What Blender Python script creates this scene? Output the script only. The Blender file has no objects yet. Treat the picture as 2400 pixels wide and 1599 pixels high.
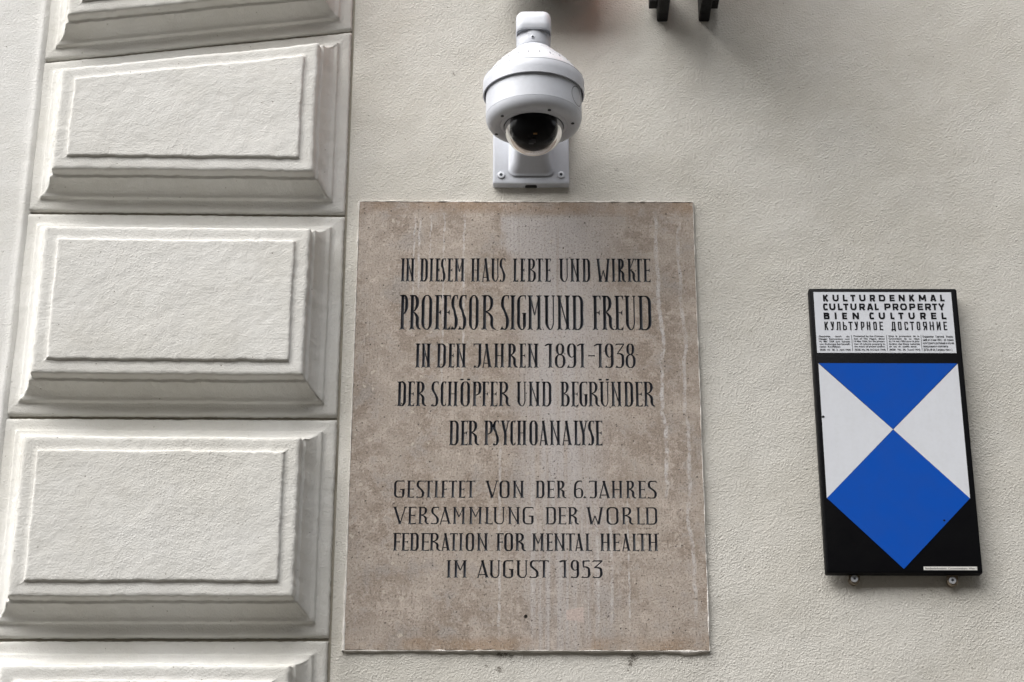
import bpy, math, random
import numpy as np
from mathutils import Vector, Matrix, noise as mnoise
from mathutils.geometry import delaunay_2d_cdt

random.seed(7)
SC = bpy.context.scene
COL = SC.collection

# ------------------------------------------------------------------ camera
FPX = 4400.0                      # focal length in pixels of the 2400 px wide photograph
CAM = Vector((0.0, -3.5, 1.6))
PITCH = math.radians(21.66)
ROLL = math.radians(0.11)
cam_d = bpy.data.cameras.new('camera')
cam_d.sensor_width = 36.0
cam_d.lens = FPX / 2400.0 * 36.0
cam_d.clip_start = 0.05
cam_d.clip_end = 500.0
cam = bpy.data.objects.new('camera', cam_d)
COL.objects.link(cam)
CM = Matrix.Rotation(math.pi / 2 + PITCH, 3, 'X') @ Matrix.Rotation(ROLL, 3, 'Z')
cam.matrix_world = Matrix.Translation(CAM) @ CM.to_4x4()
SC.camera = cam

# ------------------------------------------------------------------ sky and sun (bright overcast street)
SUN_EL, SUN_AZ = math.radians(49.0), math.radians(-55.0)     # azimuth from the wall's normal (-Y), negative = left
to_sun = Vector((math.sin(SUN_AZ) * math.cos(SUN_EL), -math.cos(SUN_AZ) * math.cos(SUN_EL), math.sin(SUN_EL)))
world = bpy.data.worlds.new('World')
SC.world = world
world.use_nodes = True
wn = world.node_tree
wn.nodes.clear()
w_out = wn.nodes.new('ShaderNodeOutputWorld')
w_bg = wn.nodes.new('ShaderNodeBackground')
w_hs = wn.nodes.new('ShaderNodeHueSaturation')
w_sky = wn.nodes.new('ShaderNodeTexSky')
w_sky.sky_type = 'NISHITA'
w_sky.sun_disc = False
w_sky.sun_elevation = SUN_EL
w_sky.sun_rotation = math.atan2(to_sun.x, to_sun.y)
w_sky.dust_density = 4.0
w_hs.inputs['Saturation'].default_value = 0.22
w_bg.inputs['Strength'].default_value = 0.055
wn.links.new(w_sky.outputs[0], w_hs.inputs['Color'])
wn.links.new(w_hs.outputs[0], w_bg.inputs['Color'])
wn.links.new(w_bg.outputs[0], w_out.inputs['Surface'])

sun_d = bpy.data.lights.new('sun', 'SUN')
sun_d.energy = 1.5
sun_d.angle = math.radians(84.0)
sun_d.color = (1.0, 0.985, 0.96)
sun = bpy.data.objects.new('sun', sun_d)
sun.rotation_euler = to_sun.to_track_quat('Z', 'Y').to_euler()
sun.location = to_sun * 20
COL.objects.link(sun)

SC.view_settings.view_transform = 'Standard'
SC.view_settings.look = 'None'
SC.view_settings.gamma = 1.0
SC.view_settings.use_curve_mapping = False
SC.view_settings.exposure = 1.98


# ------------------------------------------------------------------ helpers
def at(u, v, y=0.0):
    """Point of the place seen at pixel (u, v) of the 2400 x 1599 photograph, on the plane Y = y."""
    d = CM @ Vector(((u - 1200.0) / FPX, (799.5 - v) / FPX, -1.0))
    t = (y - CAM.y) / d.y
    return CAM + d * t


def tag(o, label=None, cat=None, group=None, kind=None):
    for k, val in (('label', label), ('category', cat), ('group', group), ('kind', kind)):
        if val:
            o[k] = val
    return o


def empty(name, loc):
    o = bpy.data.objects.new(name, None)
    o.empty_display_size = 0.05
    COL.objects.link(o)
    o.location = loc
    return o


def org(parent):
    v = Vector((0, 0, 0))
    while parent is not None:
        v += Vector(parent.location)
        parent = parent.parent
    return v


def mesh_obj(name, verts, faces, mat, parent=None, smooth=False, loc=None):
    """verts in world coordinates; baked relative to the parent (and to loc when given)."""
    o_par = org(parent)
    base = Vector(loc) if loc is not None else (o_par if parent else Vector((0, 0, 0)))
    me = bpy.data.meshes.new(name)
    me.from_pydata([(v[0] - base.x, v[1] - base.y, v[2] - base.z) for v in verts], [], [tuple(f) for f in faces])
    me.update()
    if mat is not None:
        me.materials.append(mat)
    if smooth:
        me.polygons.foreach_set('use_smooth', [True] * len(me.polygons))
    o = bpy.data.objects.new(name, me)
    COL.objects.link(o)
    o.parent = parent
    o.location = base - o_par
    return o


class MB:
    def __init__(self):
        self.v, self.f = [], []

    def add(self, vs, fs):
        n = len(self.v)
        self.v += [tuple(p) for p in vs]
        self.f += [tuple(i + n for i in f) for f in fs]

    def box(self, x0, x1, y0, y1, z0, z1, r=0.0):
        if r <= 0:
            vs = [(x, y, z) for x in (x0, x1) for y in (y0, y1) for z in (z0, z1)]
            self.add(vs, [(0, 1, 3, 2), (4, 6, 7, 5), (0, 4, 5, 1), (2, 3, 7, 6), (0, 2, 6, 4), (1, 5, 7, 3)])
            return
        # rounded in the XZ outline and on the front rim (front is y0)
        ol = rrect(x0, x1, z0, z1, r, 5)
        rings = [(0.0, y1), (0.0, y0 + r), (r * .3, y0 + r * .3), (r, y0)]
        cx, cz = (x0 + x1) / 2, (z0 + z1) / 2
        vs, fs = [], []
        n = len(ol)
        for ins, y in rings:
            sx = 1 - ins / ((x1 - x0) / 2)
            sz = 1 - ins / ((z1 - z0) / 2)
            vs += [(cx + (p[0] - cx) * sx, y, cz + (p[1] - cz) * sz) for p in ol]
        for k in range(len(rings) - 1):
            for i in range(n):
                j = (i + 1) % n
                fs.append((k * n + i, k * n + j, (k + 1) * n + j, (k + 1) * n + i))
        fs.append(tuple((len(rings) - 1) * n + i for i in range(n)))
        fs.append(tuple(reversed(range(n))))
        self.add(vs, fs)

    def lathe(self, prof, cx, cy, seg=64, cap=False):
        """prof: list of (radius, z), spun about the vertical axis through (cx, cy)."""
        n0 = len(self.v)
        for r, z in prof:
            for i in range(seg):
                a = 2 * math.pi * i / seg
                self.v.append((cx + r * math.cos(a), cy + r * math.sin(a), z))
        for k in range(len(prof) - 1):
            for i in range(seg):
                j = (i + 1) % seg
                self.f.append((n0 + k * seg + i, n0 + k * seg + j, n0 + (k + 1) * seg + j, n0 + (k + 1) * seg + i))
        if cap:
            self.f.append(tuple(n0 + (len(prof) - 1) * seg + i for i in range(seg)))

    def disc_y(self, cx, cz, prof, seg=28, cap=True):
        """prof: (radius, y) spun about a horizontal axis (parallel to Y)."""
        n0 = len(self.v)
        for r, y in prof:
            for i in range(seg):
                a = 2 * math.pi * i / seg
                self.v.append((cx + r * math.cos(a), y, cz + r * math.sin(a)))
        for k in range(len(prof) - 1):
            for i in range(seg):
                j = (i + 1) % seg
                self.f.append((n0 + k * seg + i, n0 + k * seg + j, n0 + (k + 1) * seg + j, n0 + (k + 1) * seg + i))
        if cap:
            self.f.append(tuple(n0 + (len(prof) - 1) * seg + i for i in range(seg)))

    def build(self, name, mat, parent=None, smooth=False, loc=None):
        return mesh_obj(name, self.v, self.f, mat, parent, smooth, loc)


def rrect(x0, x1, z0, z1, r, seg=5):
    pts = []
    for cx, cz, a0 in ((x1 - r, z1 - r, 0), (x0 + r, z1 - r, 90), (x0 + r, z0 + r, 180), (x1 - r, z0 + r, 270)):
        for i in range(seg + 1):
            a = math.radians(a0 + 90 * i / seg)
            pts.append((cx + r * math.cos(a), cz + r * math.sin(a)))
    return pts


def sharp_smooth(o, deg=35):
    """smooth shading that keeps edges sharper than deg hard"""
    me = o.data
    me.polygons.foreach_set('use_smooth', [True] * len(me.polygons))
    me.set_sharp_from_angle(angle=math.radians(deg))


# ------------------------------------------------------------------ materials
class NT:
    def __init__(self, name):
        self.m = bpy.data.materials.new(name)
        self.m.use_nodes = True
        self.t = self.m.node_tree
        self.b = self.t.nodes['Principled BSDF']
        self.out = self.t.nodes['Material Output']

    def n(self, kind, **kw):
        nd = self.t.nodes.new(kind)
        for k, v in kw.items():
            if k.startswith('i_'):
                key = k[2:].replace('_', ' ')
                nd.inputs[key].default_value = v
            else:
                setattr(nd, k, v)
        return nd

    def l(self, a, b):
        self.t.links.new(a, b)
        return b

    def math(self, op, a, b=None, c=None):
        nd = self.t.nodes.new('ShaderNodeMath')
        nd.operation = op
        for i, x in enumerate((a, b, c)):
            if x is None:
                continue
            if isinstance(x, (int, float)):
                nd.inputs[i].default_value = x
            else:
                self.l(x, nd.inputs[i])
        return nd.outputs[0]

    def ramp(self, fac, p0, p1, v0=0.0, v1=1.0, mode='SMOOTHSTEP'):
        nd = self.t.nodes.new('ShaderNodeMapRange')
        nd.interpolation_type = mode
        self.l(fac, nd.inputs['Value'])
        nd.inputs['From Min'].default_value = p0
        nd.inputs['From Max'].default_value = p1
        nd.inputs['To Min'].default_value = v0
        nd.inputs['To Max'].default_value = v1
        return nd.outputs[0]

    def mix(self, fac, a, b):
        nd = self.t.nodes.new('ShaderNodeMix')
        nd.data_type = 'RGBA'
        nd.clamp_factor = True
        for x, s in ((fac, nd.inputs[0]), (a, nd.inputs[6]), (b, nd.inputs[7])):
            if isinstance(x, (int, float)):
                s.default_value = x
            elif isinstance(x, tuple):
                s.default_value = x + (1.0,) if len(x) == 3 else x
            else:
                self.l(x, s)
        return nd.outputs[2]

    def pos(self):
        return self.t.nodes.new('ShaderNodeNewGeometry').outputs['Position']

    def noise(self, vec, scale, detail=3.0, rough=0.55, dist=0.0, out=0):
        nd = self.n('ShaderNodeTexNoise')
        nd.inputs['Scale'].default_value = scale
        nd.inputs['Detail'].default_value = detail
        nd.inputs['Roughness'].default_value = rough
        nd.inputs['Distortion'].default_value = dist
        self.l(vec, nd.inputs['Vector'])
        return nd.outputs[out]

    def scale(self, vec, s):
        nd = self.n('ShaderNodeVectorMath', operation='MULTIPLY')
        self.l(vec, nd.inputs[0])
        nd.inputs[1].default_value = s
        return nd.outputs[0]

    def bump(self, h, dist, strength=1.0, prev=None):
        nd = self.n('ShaderNodeBump')
        nd.inputs['Distance'].default_value = dist
        nd.inputs['Strength'].default_value = strength
        self.l(h, nd.inputs['Height'])
        if prev is not None:
            self.l(prev, nd.inputs['Normal'])
        return nd.outputs[0]


def plaster(name, colour, grain=1.0, brush=0.5, swirl=1.0, seed=0.0, dirt=0.0, spots=()):
    m = NT(name)
    p0 = m.pos()
    off = m.n('ShaderNodeVectorMath', operation='ADD')
    m.l(p0, off.inputs[0])
    off.inputs[1].default_value = (seed, seed * .7, seed * 1.3)
    p = off.outputs[0]
    # brush marks: noise stretched along a few directions, one giving way to the next over the wall
    def strokes(deg, sd):
        rot = m.n('ShaderNodeVectorRotate', rotation_type='AXIS_ANGLE')
        rot.inputs['Axis'].default_value = (0, 1, 0)
        rot.inputs['Angle'].default_value = math.radians(deg)
        m.l(p, rot.inputs['Vector'])
        w = m.n('ShaderNodeVectorMath', operation='ADD')
        m.l(rot.outputs[0], w.inputs[0])
        m.l(m.scale(m.noise(p, 9 + sd, 2.0, .5, 0, 1), (.03, .03, .03)), w.inputs[1])
        return m.noise(m.scale(w.outputs[0], (42, 190, 235)), 1.0, 4.0, .62)
    s1, s2, s3 = strokes(4 * swirl, .3), strokes(-24 * swirl, .7), strokes(38 * swirl, 1.1)
    k1 = m.ramp(m.noise(p, 5.0, 2.0, .5), .42, .56)
    k2 = m.ramp(m.noise(p, 6.3, 2.0, .5), .50, .62)

    def fmix(k, x, y):
        return m.math('ADD', m.math('MULTIPLY', x, m.math('SUBTRACT', 1.0, k)), m.math('MULTIPLY', y, k))
    st = fmix(k2, fmix(k1, s1, s2), s3)
    gr = m.noise(p, 262, 3.0, .72)
    vor = m.n('ShaderNodeTexVoronoi', feature='F1')
    vor.inputs['Scale'].default_value = 210
    m.l(p, vor.inputs['Vector'])
    lump = m.ramp(vor.outputs['Distance'], 0.0, 0.55, 1.0, 0.0)
    patch = m.ramp(m.noise(p, 5.0, 3.0, .6), .35, .68, .35, 1)
    h = m.math('ADD', m.math('MULTIPLY', gr, 1.0 * grain), m.math('MULTIPLY', m.math('MULTIPLY', lump, .42 * grain), patch))
    h = m.math('ADD', h, m.math('MULTIPLY', st, brush))
    # small pin holes
    vp = m.n('ShaderNodeTexVoronoi', feature='F1')
    vp.inputs['Scale'].default_value = 33
    vp.inputs['Randomness'].default_value = 1.0
    m.l(p, vp.inputs['Vector'])
    pin = m.ramp(vp.outputs['Distance'], .028, .055, 1.0, 0.0)
    h = m.math('SUBTRACT', h, m.math('MULTIPLY', pin, 1.6))
    big = m.noise(p, 14.0, 3.0, .5)
    n1 = m.bump(big, .006, .35)
    n2 = m.bump(h, .0036, .60, n1)
    m.l(n2, m.b.inputs['Normal'])
    tone = m.noise(p, 3.2, 6.0, .68)
    c2 = tuple(x * y for x, y in zip(colour, (.90, .89, .865)))
    c3 = tuple(x * y for x, y in zip(colour, (.42, .38, .33)))
    col = m.mix(m.ramp(tone, .35, .7), colour, c2)
    fine = m.noise(p, 420, 2.0, .7)
    col = m.mix(m.ramp(fine, .62, .80, 0, .22), col, c3)
    col = m.mix(m.math('MULTIPLY', pin, .75), col, c3)
    if dirt:
        dirt_tex = m.n('ShaderNodeTexNoise')  # random dirt blotches from noise
        dirt_tex.inputs['Scale'].default_value = 9
        m.l(p, dirt_tex.inputs['Vector'])
        col = m.mix(m.ramp(dirt_tex.outputs[0], .58, .78, 0, dirt), col, c3)
    for cx, cz, rad in spots:                      # small dark stains and scars where they are on the wall
        d = m.n('ShaderNodeVectorMath', operation='DISTANCE')
        m.l(p0, d.inputs[0])
        d.inputs[1].default_value = (cx, 0, cz)
        dd = m.math('ADD', d.outputs['Value'], m.math('MULTIPLY', m.math('SUBTRACT', fine, .5), rad * 5.5))
        col = m.mix(m.ramp(dd, rad * .7, rad * 1.2, .8, 0), col, tuple(q * .4 for q in c3))
    m.l(col, m.b.inputs['Base Color'])
    m.b.inputs['Roughness'].default_value = .82
    m.b.inputs['Specular IOR Level'].default_value = .25
    return m.m


def simple(name, col, rough=.5, metal=0.0, var=.08, scale=60.0, bump=0.0, spec=.5):
    m = NT(name)
    p = m.pos()
    nz = m.noise(p, scale, 4.0, .6)
    dark = tuple(c * (1 - var * 2) for c in col)
    m.l(m.mix(m.ramp(nz, .35, .7), col, dark), m.b.inputs['Base Color'])
    m.b.inputs['Metallic'].default_value = metal
    m.b.inputs['Specular IOR Level'].default_value = spec
    m.l(m.ramp(nz, .3, .7, rough * .85, min(1, rough * 1.15)), m.b.inputs['Roughness'])
    if bump:
        m.l(m.bump(m.noise(p, scale * 9, 2.0, .6), bump, .6), m.b.inputs['Normal'])
    return m.m


M_WALL = plaster('wall_plaster', (.618, .599, .553), grain=1.25, brush=.32, swirl=1.2,
                 spots=[(at(u, v).x, at(u, v).z, q * .00085) for u, v, q in ((1172, 1533, 7), (1186, 1530, 6), (1198, 1538, 5), (1170, 1568, 6), (1484, 1540, 9), (1478, 1556, 6), (1473, 1572, 3), (1445, 398, 4), (1064, 172, 4), (1140, 1560, 3))])
M_BLOCK = plaster('block_plaster', (.665, .658, .630), grain=.52, brush=.36, swirl=.6, seed=4.0,
                  spots=[(at(u, v).x, at(u, v).z, q * .00085) for u, v, q in ((655, 1112, 5), (648, 1128, 3), (196, 228, 3), (368, 335, 3))])
M_JAMB = plaster('jamb_plaster', (.66, .655, .635), grain=.75, brush=.3, swirl=.3, seed=9.0)
M_JOINT = plaster('joint_plaster', (.36, .335, .28), grain=.8, brush=.4, seed=2.0, dirt=.6)
M_MORTAR = plaster('mortar', (.80, .77, .73), grain=1.2, brush=.2, seed=6.0)
M_POWDER = simple('white_powder_coat', (.56, .58, .63), .38, 0, .015, 90, .0003)
M_POWDER2 = simple('white_plastic', (.66, .68, .72), .30, 0, .01, 60)
M_GAP = simple('gap_black', (.012, .012, .013), .6, 0, .1, 40)  # near-black inside the drill hole, shield gap and cable notch
M_INNER = simple('black_plastic', (.004, .004, .005), .5, 0, .1, 40, 0, .2)
M_STEEL = simple('bright_steel', (.62, .64, .68), .42, .55, .05, 120)
M_SOCKET = simple('dark_recess', (.03, .035, .045), .5, .3, .1, 60)
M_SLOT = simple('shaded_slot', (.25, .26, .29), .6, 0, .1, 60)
M_WIRE = simple('amber_ribbon', (.35, .17, .03), .5, 0, .1, 60)
M_GREY = simple('grey_casting', (.22, .22, .23), .5, .3, .1, 200)
M_RUSTY = simple('stained_zinc', (.30, .245, .18), .6, .35, .2, 90, .0003)
M_IRON = simple('black_iron', (.005, .005, .006), .5, .0, .15, 70, .0008, .25)
M_ENAMEL_BLACK = simple('black_enamel', (.0035, .0035, .0045), .40, 0, .12, 30, .0004, .12)
M_ENAMEL_WHITE = simple('white_enamel', (.66, .68, .725), .35, 0, .015, 25)
M_ENAMEL_BLUE = simple('blue_enamel', (.003, .073, .42), .4, 0, .03, 25, 0, .2)
M_PRINT = simple('black_print', (.005, .005, .007), .45, 0, .05, 40, 0, .2)
def wear(mat):
    t = mat.node_tree
    b = t.nodes['Principled BSDF']
    src = b.inputs['Base Color'].links[0].from_socket
    g = t.nodes.new('ShaderNodeNewGeometry')
    mp = t.nodes.new('ShaderNodeVectorMath')
    mp.operation = 'MULTIPLY'
    mp.inputs[1].default_value = (70, 1, 9)
    n1 = t.nodes.new('ShaderNodeTexNoise')
    n1.inputs['Scale'].default_value = 1.0
    n1.inputs['Detail'].default_value = 5.0
    n2 = t.nodes.new('ShaderNodeTexNoise')
    n2.inputs['Scale'].default_value = 160.0
    n2.inputs['Detail'].default_value = 3.0
    mr = t.nodes.new('ShaderNodeMapRange')
    mr.inputs['From Min'].default_value = .45
    mr.inputs['From Max'].default_value = .80
    mr.inputs['To Max'].default_value = .11
    mu = t.nodes.new('ShaderNodeMath')
    mu.operation = 'ADD'
    hv = t.nodes.new('ShaderNodeMath')
    hv.operation = 'MULTIPLY'
    hv.inputs[1].default_value = .5
    mx = t.nodes.new('ShaderNodeMix')
    mx.data_type = 'RGBA'
    mx.inputs[7].default_value = (.30, .28, .25, 1)
    t.links.new(g.outputs['Position'], mp.inputs[0])
    t.links.new(mp.outputs[0], n1.inputs['Vector'])
    t.links.new(g.outputs['Position'], n2.inputs['Vector'])
    t.links.new(n1.outputs[0], mu.inputs[0])
    t.links.new(n2.outputs[0], mu.inputs[1])
    t.links.new(mu.outputs[0], hv.inputs[0])
    t.links.new(hv.outputs[0], mr.inputs['Value'])
    t.links.new(mr.outputs[0], mx.inputs[0])
    t.links.new(src, mx.inputs[6])
    t.links.new(mx.outputs[2], b.inputs['Base Color'])


for _m in (M_ENAMEL_WHITE, M_POWDER, M_POWDER2):
    wear(_m)
M_LABEL = simple('label_paper', (.66, .65, .62), .5, 0, .03, 40)
M_RED = simple('red_sign_sheet', (.58, .13, .035), .35, 0, .04, 12)


def glass_dome():
    m = NT('clear_dome')
    t = m.t
    tr = t.nodes.new('ShaderNodeBsdfTransparent')
    tr.inputs[0].default_value = (.60, .61, .63, 1)
    gl = t.nodes.new('ShaderNodeBsdfGlossy')
    gl.inputs['Roughness'].default_value = .02
    gl.inputs['Color'].default_value = (1, 1, 1, 1)
    fr = t.nodes.new('ShaderNodeFresnel')
    fr.inputs['IOR'].default_value = 1.2
    mx = t.nodes.new('ShaderNodeMixShader')
    m.l(fr.outputs[0], mx.inputs[0])
    m.l(tr.outputs[0], mx.inputs[1])
    m.l(gl.outputs[0], mx.inputs[2])
    m.l(mx.outputs[0], m.out.inputs['Surface'])
    return m.m


M_GLASS = glass_dome()


# ------------------------------------------------------------------ ground of the street
m = NT('paving')
p = m.pos()
br = m.n('ShaderNodeTexBrick')
br.inputs['Scale'].default_value = 2.5
br.inputs['Color1'].default_value = (.052, .046, .037, 1)
br.inputs['Color2'].default_value = (.045, .040, .032, 1)
br.inputs['Mortar'].default_value = (.04, .036, .03, 1)
br.inputs['Mortar Size'].default_value = .01
m.l(p, br.inputs['Vector'])
m.l(m.mix(m.ramp(m.noise(p, 6, 5), .4, .7, 0, .4), br.outputs[0], (.035, .031, .026)), m.b.inputs['Base Color'])
m.b.inputs['Roughness'].default_value = .85
tag(mesh_obj('pavement', [(-60, -60, 0), (60, -60, 0), (60, .3, 0), (-60, .3, 0)], [(0, 1, 2, 3)], m.m), kind='structure')

# ------------------------------------------------------------------ the row of houses across the street (mirrored in the clear dome)
M_FACADE = simple('opposite_plaster', (.26, .235, .20), .85, 0, .12, 1.5, 0, .2)
M_PANE = simple('window_glass', (.02, .025, .03), .08, 0, .05, 3)
opp = empty('opposite_house', (0, -15, 0))
tag(opp, 'plain house row across the street behind the viewer, mirrored in the clear dome', 'house')
OH = 13.0
xs = [-30 + 3.0 * i for i in range(21)]
zs_ = [.9, 4.6, 8.3]
mbw, mbp = MB(), MB()
cols = [-45.0] + [q for x in xs for q in (x - .6, x + .6)] + [45.0]
rows_ = [0.0] + [q for z in zs_ for q in (z, z + 2.2)] + [OH]
for i in range(len(cols) - 1):
    for j in range(len(rows_) - 1):
        if i % 2 == 1 and j % 2 == 1:
            a_, b_, c_, d_ = cols[i], cols[i + 1], rows_[j], rows_[j + 1]
            mbp.add([(a_, -15.2, c_), (b_, -15.2, c_), (b_, -15.2, d_), (a_, -15.2, d_)], [(0, 3, 2, 1)])
            mbw.add([(a_, -15, c_), (b_, -15, c_), (b_, -15, d_), (a_, -15, d_), (a_, -15.2, c_), (b_, -15.2, c_), (b_, -15.2, d_), (a_, -15.2, d_)],
                    [(0, 1, 5, 4), (1, 2, 6, 5), (2, 3, 7, 6), (3, 0, 4, 7)])
        else:
            mbw.add([(cols[i], -15, rows_[j]), (cols[i + 1], -15, rows_[j]), (cols[i + 1], -15, rows_[j + 1]), (cols[i], -15, rows_[j + 1])], [(0, 3, 2, 1)])
mbw.box(-45, 45, -23, -15.25, 0, OH)
mbw.box(-45.3, 45.3, -23, -14.6, OH + .01, OH + .4)
mbw.build('front_wall', M_FACADE, opp)
pn = mbp.build('windows', M_PANE, opp)
pn['kind'] = 'stuff'

# ------------------------------------------------------------------ key positions on the wall
X_JL = at(37, 730).x            # left end of the blocks
X_JR = at(803, 730).x           # right end of the blocks (vertical joint)
Z_TOP = at(1200, -1200).z
Z_BOT = 0.0


def fbm(x, z, s, oct_=3, seed=0.0):
    v, a = 0.0, 1.0
    for k in range(oct_):
        v += a * mnoise.noise(Vector((x * s + seed, z * s - seed, seed * .37 + k * 7.1)))
        s *= 2.07
        a *= .5
    return v


# facade wall: a gently uneven sheet with thickness behind
wall = empty('house_wall', (X_JR, 0, 0))
tag(wall, 'warm grey plastered house wall around the stone plaque and blue sign', 'wall')
mb = MB()
# fine part in view
x0, x1 = X_JR + .0015, at(2400, 400).x + .35
z0, z1 = at(1200, 1599).z - .12, at(1200, 0).z + .30
NX, NZ = 260, 210
vs = []
for j in range(NZ + 1):
    for i in range(NX + 1):
        x = x0 + (x1 - x0) * i / NX
        z = z0 + (z1 - z0) * j / NZ
        edge = min(1.0, i / 6.0, (NX - i) / 6.0, j / 6.0, (NZ - j) / 6.0)
        y = (fbm(x, z, 3.0, 4, 3.3) * .0030 + fbm(x, z, 22, 2, 1.3) * .0005) * edge
        y += .006 * max(0, 1 - i / 3.0) ** 2            # rounded arris towards the vertical joint
        vs.append((x, y + .0015, z))
fs = [(j * (NX + 1) + i, j * (NX + 1) + i + 1, (j + 1) * (NX + 1) + i + 1, (j + 1) * (NX + 1) + i)
      for j in range(NZ) for i in range(NX)]
mb.add(vs, fs)
mb.build('plaster_face', M_WALL, wall, True)
mb = MB()
mb.box(x0, 9.0, .0035, .45, z1, 9.0)
mb.box(x1, 9.0, .0035, .45, z0, z1)
mb.box(x0, 9.0, .0035, .45, 0, z0)
mb.box(x0, x1, .02, .45, z0, z1)
mb.build('wall_core', M_WALL, wall)

# ------------------------------------------------------------------ rusticated pier on the left
pier = empty('rusticated_pier', (X_JL, 0, 0))
tag(pier, 'pale plaster pier of stacked raised blocks with moulded edges left of the plaque', 'pier')

mb = MB()
mb.box(X_JL - .004, X_JR + .004, .0085, .45, 0, 9)
mb.build('joint_bed', M_JOINT, pier)

# profile: (distance in from the block's edge, projection from the wall face)
PROF = [(.0000, -.009), (.0005, -.005), (.0018, -.0010), (.0045, .0005), (.009, .0012), (.016, .0014), (.0245, .0016),
        (.0262, .0035), (.0268, .0065), (.0282, .0090), (.0306, .0100), (.0336, .0105),
        (.0371, .0125), (.0413, .0170), (.0450, .0225), (.0482, .0290), (.0508, .0365), (.0526, .0440),
        (.0534, .0475), (.0550, .0487), (.0580, .0492), (.0593, .0502), (.0600, .0530),
        (.0606, .0600), (.0612, .0680), (.0624, .0706), (.0646, .0722), (.0700, .0725), (.080, .0723), (.0885, .0720),
        (.0902, .0732), (.0909, .0756), (.0922, .0769), (.0945, .0774)]


def inset(poly, s):
    """poly: 4 corners (bl, br, tr, tl) in (x, z); returns the corners of the outline moved in by s"""
    n = 4
    lines = []
    for i in range(n):
        a, b = Vector(poly[i]), Vector(poly[(i + 1) % n])
        d = (b - a).normalized()
        nrm = Vector((-d.y, d.x))
        lines.append((a + nrm * s, d))
    res = []
    for i in range(n):
        (p1, d1), (p2, d2) = lines[i - 1], lines[i]
        c = d1.x * d2.y - d1.y * d2.x
        t = ((p2.x - p1.x) * d2.y - (p2.y - p1.y) * d2.x) / c
        res.append(p1 + d1 * t)
    return res


def block(corners, seed, wear=1.0):
    NH, NV = 150, 84
    mb = MB()
    rings = []
    for k, (s, h) in enumerate(PROF):
        c = inset(corners, s)
        ring = []
        for side, n in ((0, NH), (1, NV), (2, NH), (3, NV)):
            a, b = c[side], c[(side + 1) % 4]
            for i in range(n):
                t = i / n
                # pull points a little towards the ends so the mitres stay crisp
                p = a.lerp(b, t)
                d = (b - a).normalized()
                nrm = Vector((-d.y, d.x))
                e = min(t, 1 - t) * (b - a).length
                f = min(1.0, e / .012)
                relief = min(1.0, .35 + h / .05) if h > 0 else .35
                w = fbm(p.x, p.y, 5.5, 2, seed + side * 3.1) * .0022 * relief
                w += fbm(p.x, p.y, 38, 3, seed + 11 + k * .05) * .0014 * relief
                w += fbm(p.x, p.y, 120, 2, seed + 5 + k * .11) * .0009 * wear
                # worn corners: the mitre is rounded off and lumpy
                cw = max(0.0, 1 - e / .010)
                w += cw * (.0016 + .0022 * mnoise.noise(Vector((seed + side * 2.7 + round(t) * 0 + ((side + round(t)) % 4) * 5.1 - side * 2.7, h * 130, 1.7)))) * (0 if h < .004 else (1 if h < .06 else .25))
                y = h + fbm(p.x, p.y, 9, 3, seed + 20) * .0011 * (1 if h > 0 else .2)
                y += fbm(p.x, p.y, 70, 2, seed + 40 + k * .07) * .0005
                ring.append((p.x + nrm.x * w, -y, p.y + nrm.y * w))
        rings.append(ring)
    n = len(rings[0])
    for r in rings:
        mb.v += r
    for k in range(len(rings) - 1):
        for i in range(n):
            j = (i + 1) % n
            mb.f.append((k * n + i, k * n + j, (k + 1) * n + j, (k + 1) * n + i))
    # back sides down into the bed
    base = (len(rings) - 1) * n
    # inner field: bilinear grid sharing the last ring
    idx = {}
    last = rings[-1]
    for i in range(NH + 1):
        idx[(i, 0)] = base + i
    for j in range(NV + 1):
        idx[(NH, j)] = base + NH + j
    for i in range(NH + 1):
        idx[(NH - i, NV)] = base + NH + NV + i
    for j in range(NV + 1):
        q = NH + NV + NH + j
        idx[(0, NV - j)] = base + (q % n)
    bl, brr, tr, tl = (Vector((last[k][0], last[k][2])) for k in (0, NH, NH + NV, 2 * NH + NV))
    for j in range(1, NV):
        for i in range(1, NH):
            s, t = i / NH, j / NV
            pt = bl * (1 - s) * (1 - t) + brr * s * (1 - t) + tr * s * t + tl * (1 - s) * t
            y = PROF[-1][1] + fbm(pt.x, pt.y, 9, 3, seed + 20) * .0011 + fbm(pt.x, pt.y, 70, 2, seed + 40) * .0004
            idx[(i, j)] = len(mb.v)
            mb.v.append((pt.x, -y, pt.y))
    for j in range(NV):
        for i in range(NH):
            mb.f.append((idx[(i, j)], idx[(i + 1, j)], idx[(i + 1, j + 1)], idx[(i, j + 1)]))
    return mb.build('plaster_block', M_BLOCK, pier, True)


# joint heights (left end, right end)
zj = [(at(70, 145).z, at(828, 72).z),        # sloped joint
      (at(70, 497).z, at(811, 504).z),
      (at(20, 977).z, at(791, 980).z),
      (at(20, 1499).z, at(780, 1498).z)]
lj = zj[0]
up = (lj[0] + .300, lj[1] + .335)
dn = (zj[3][0] - .43, zj[3][1] - .43)
levels = [up] + zj + [dn]
g = .0030
for k in range(5):
    top, bot = levels[k], levels[k + 1]
    cs = [(X_JL, bot[0] + g), (X_JR - .0035, bot[1] + g), (X_JR - .0035, top[1] - g), (X_JL, top[0] - g)]
    block(cs, 2.0 + 5.3 * k)

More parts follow.
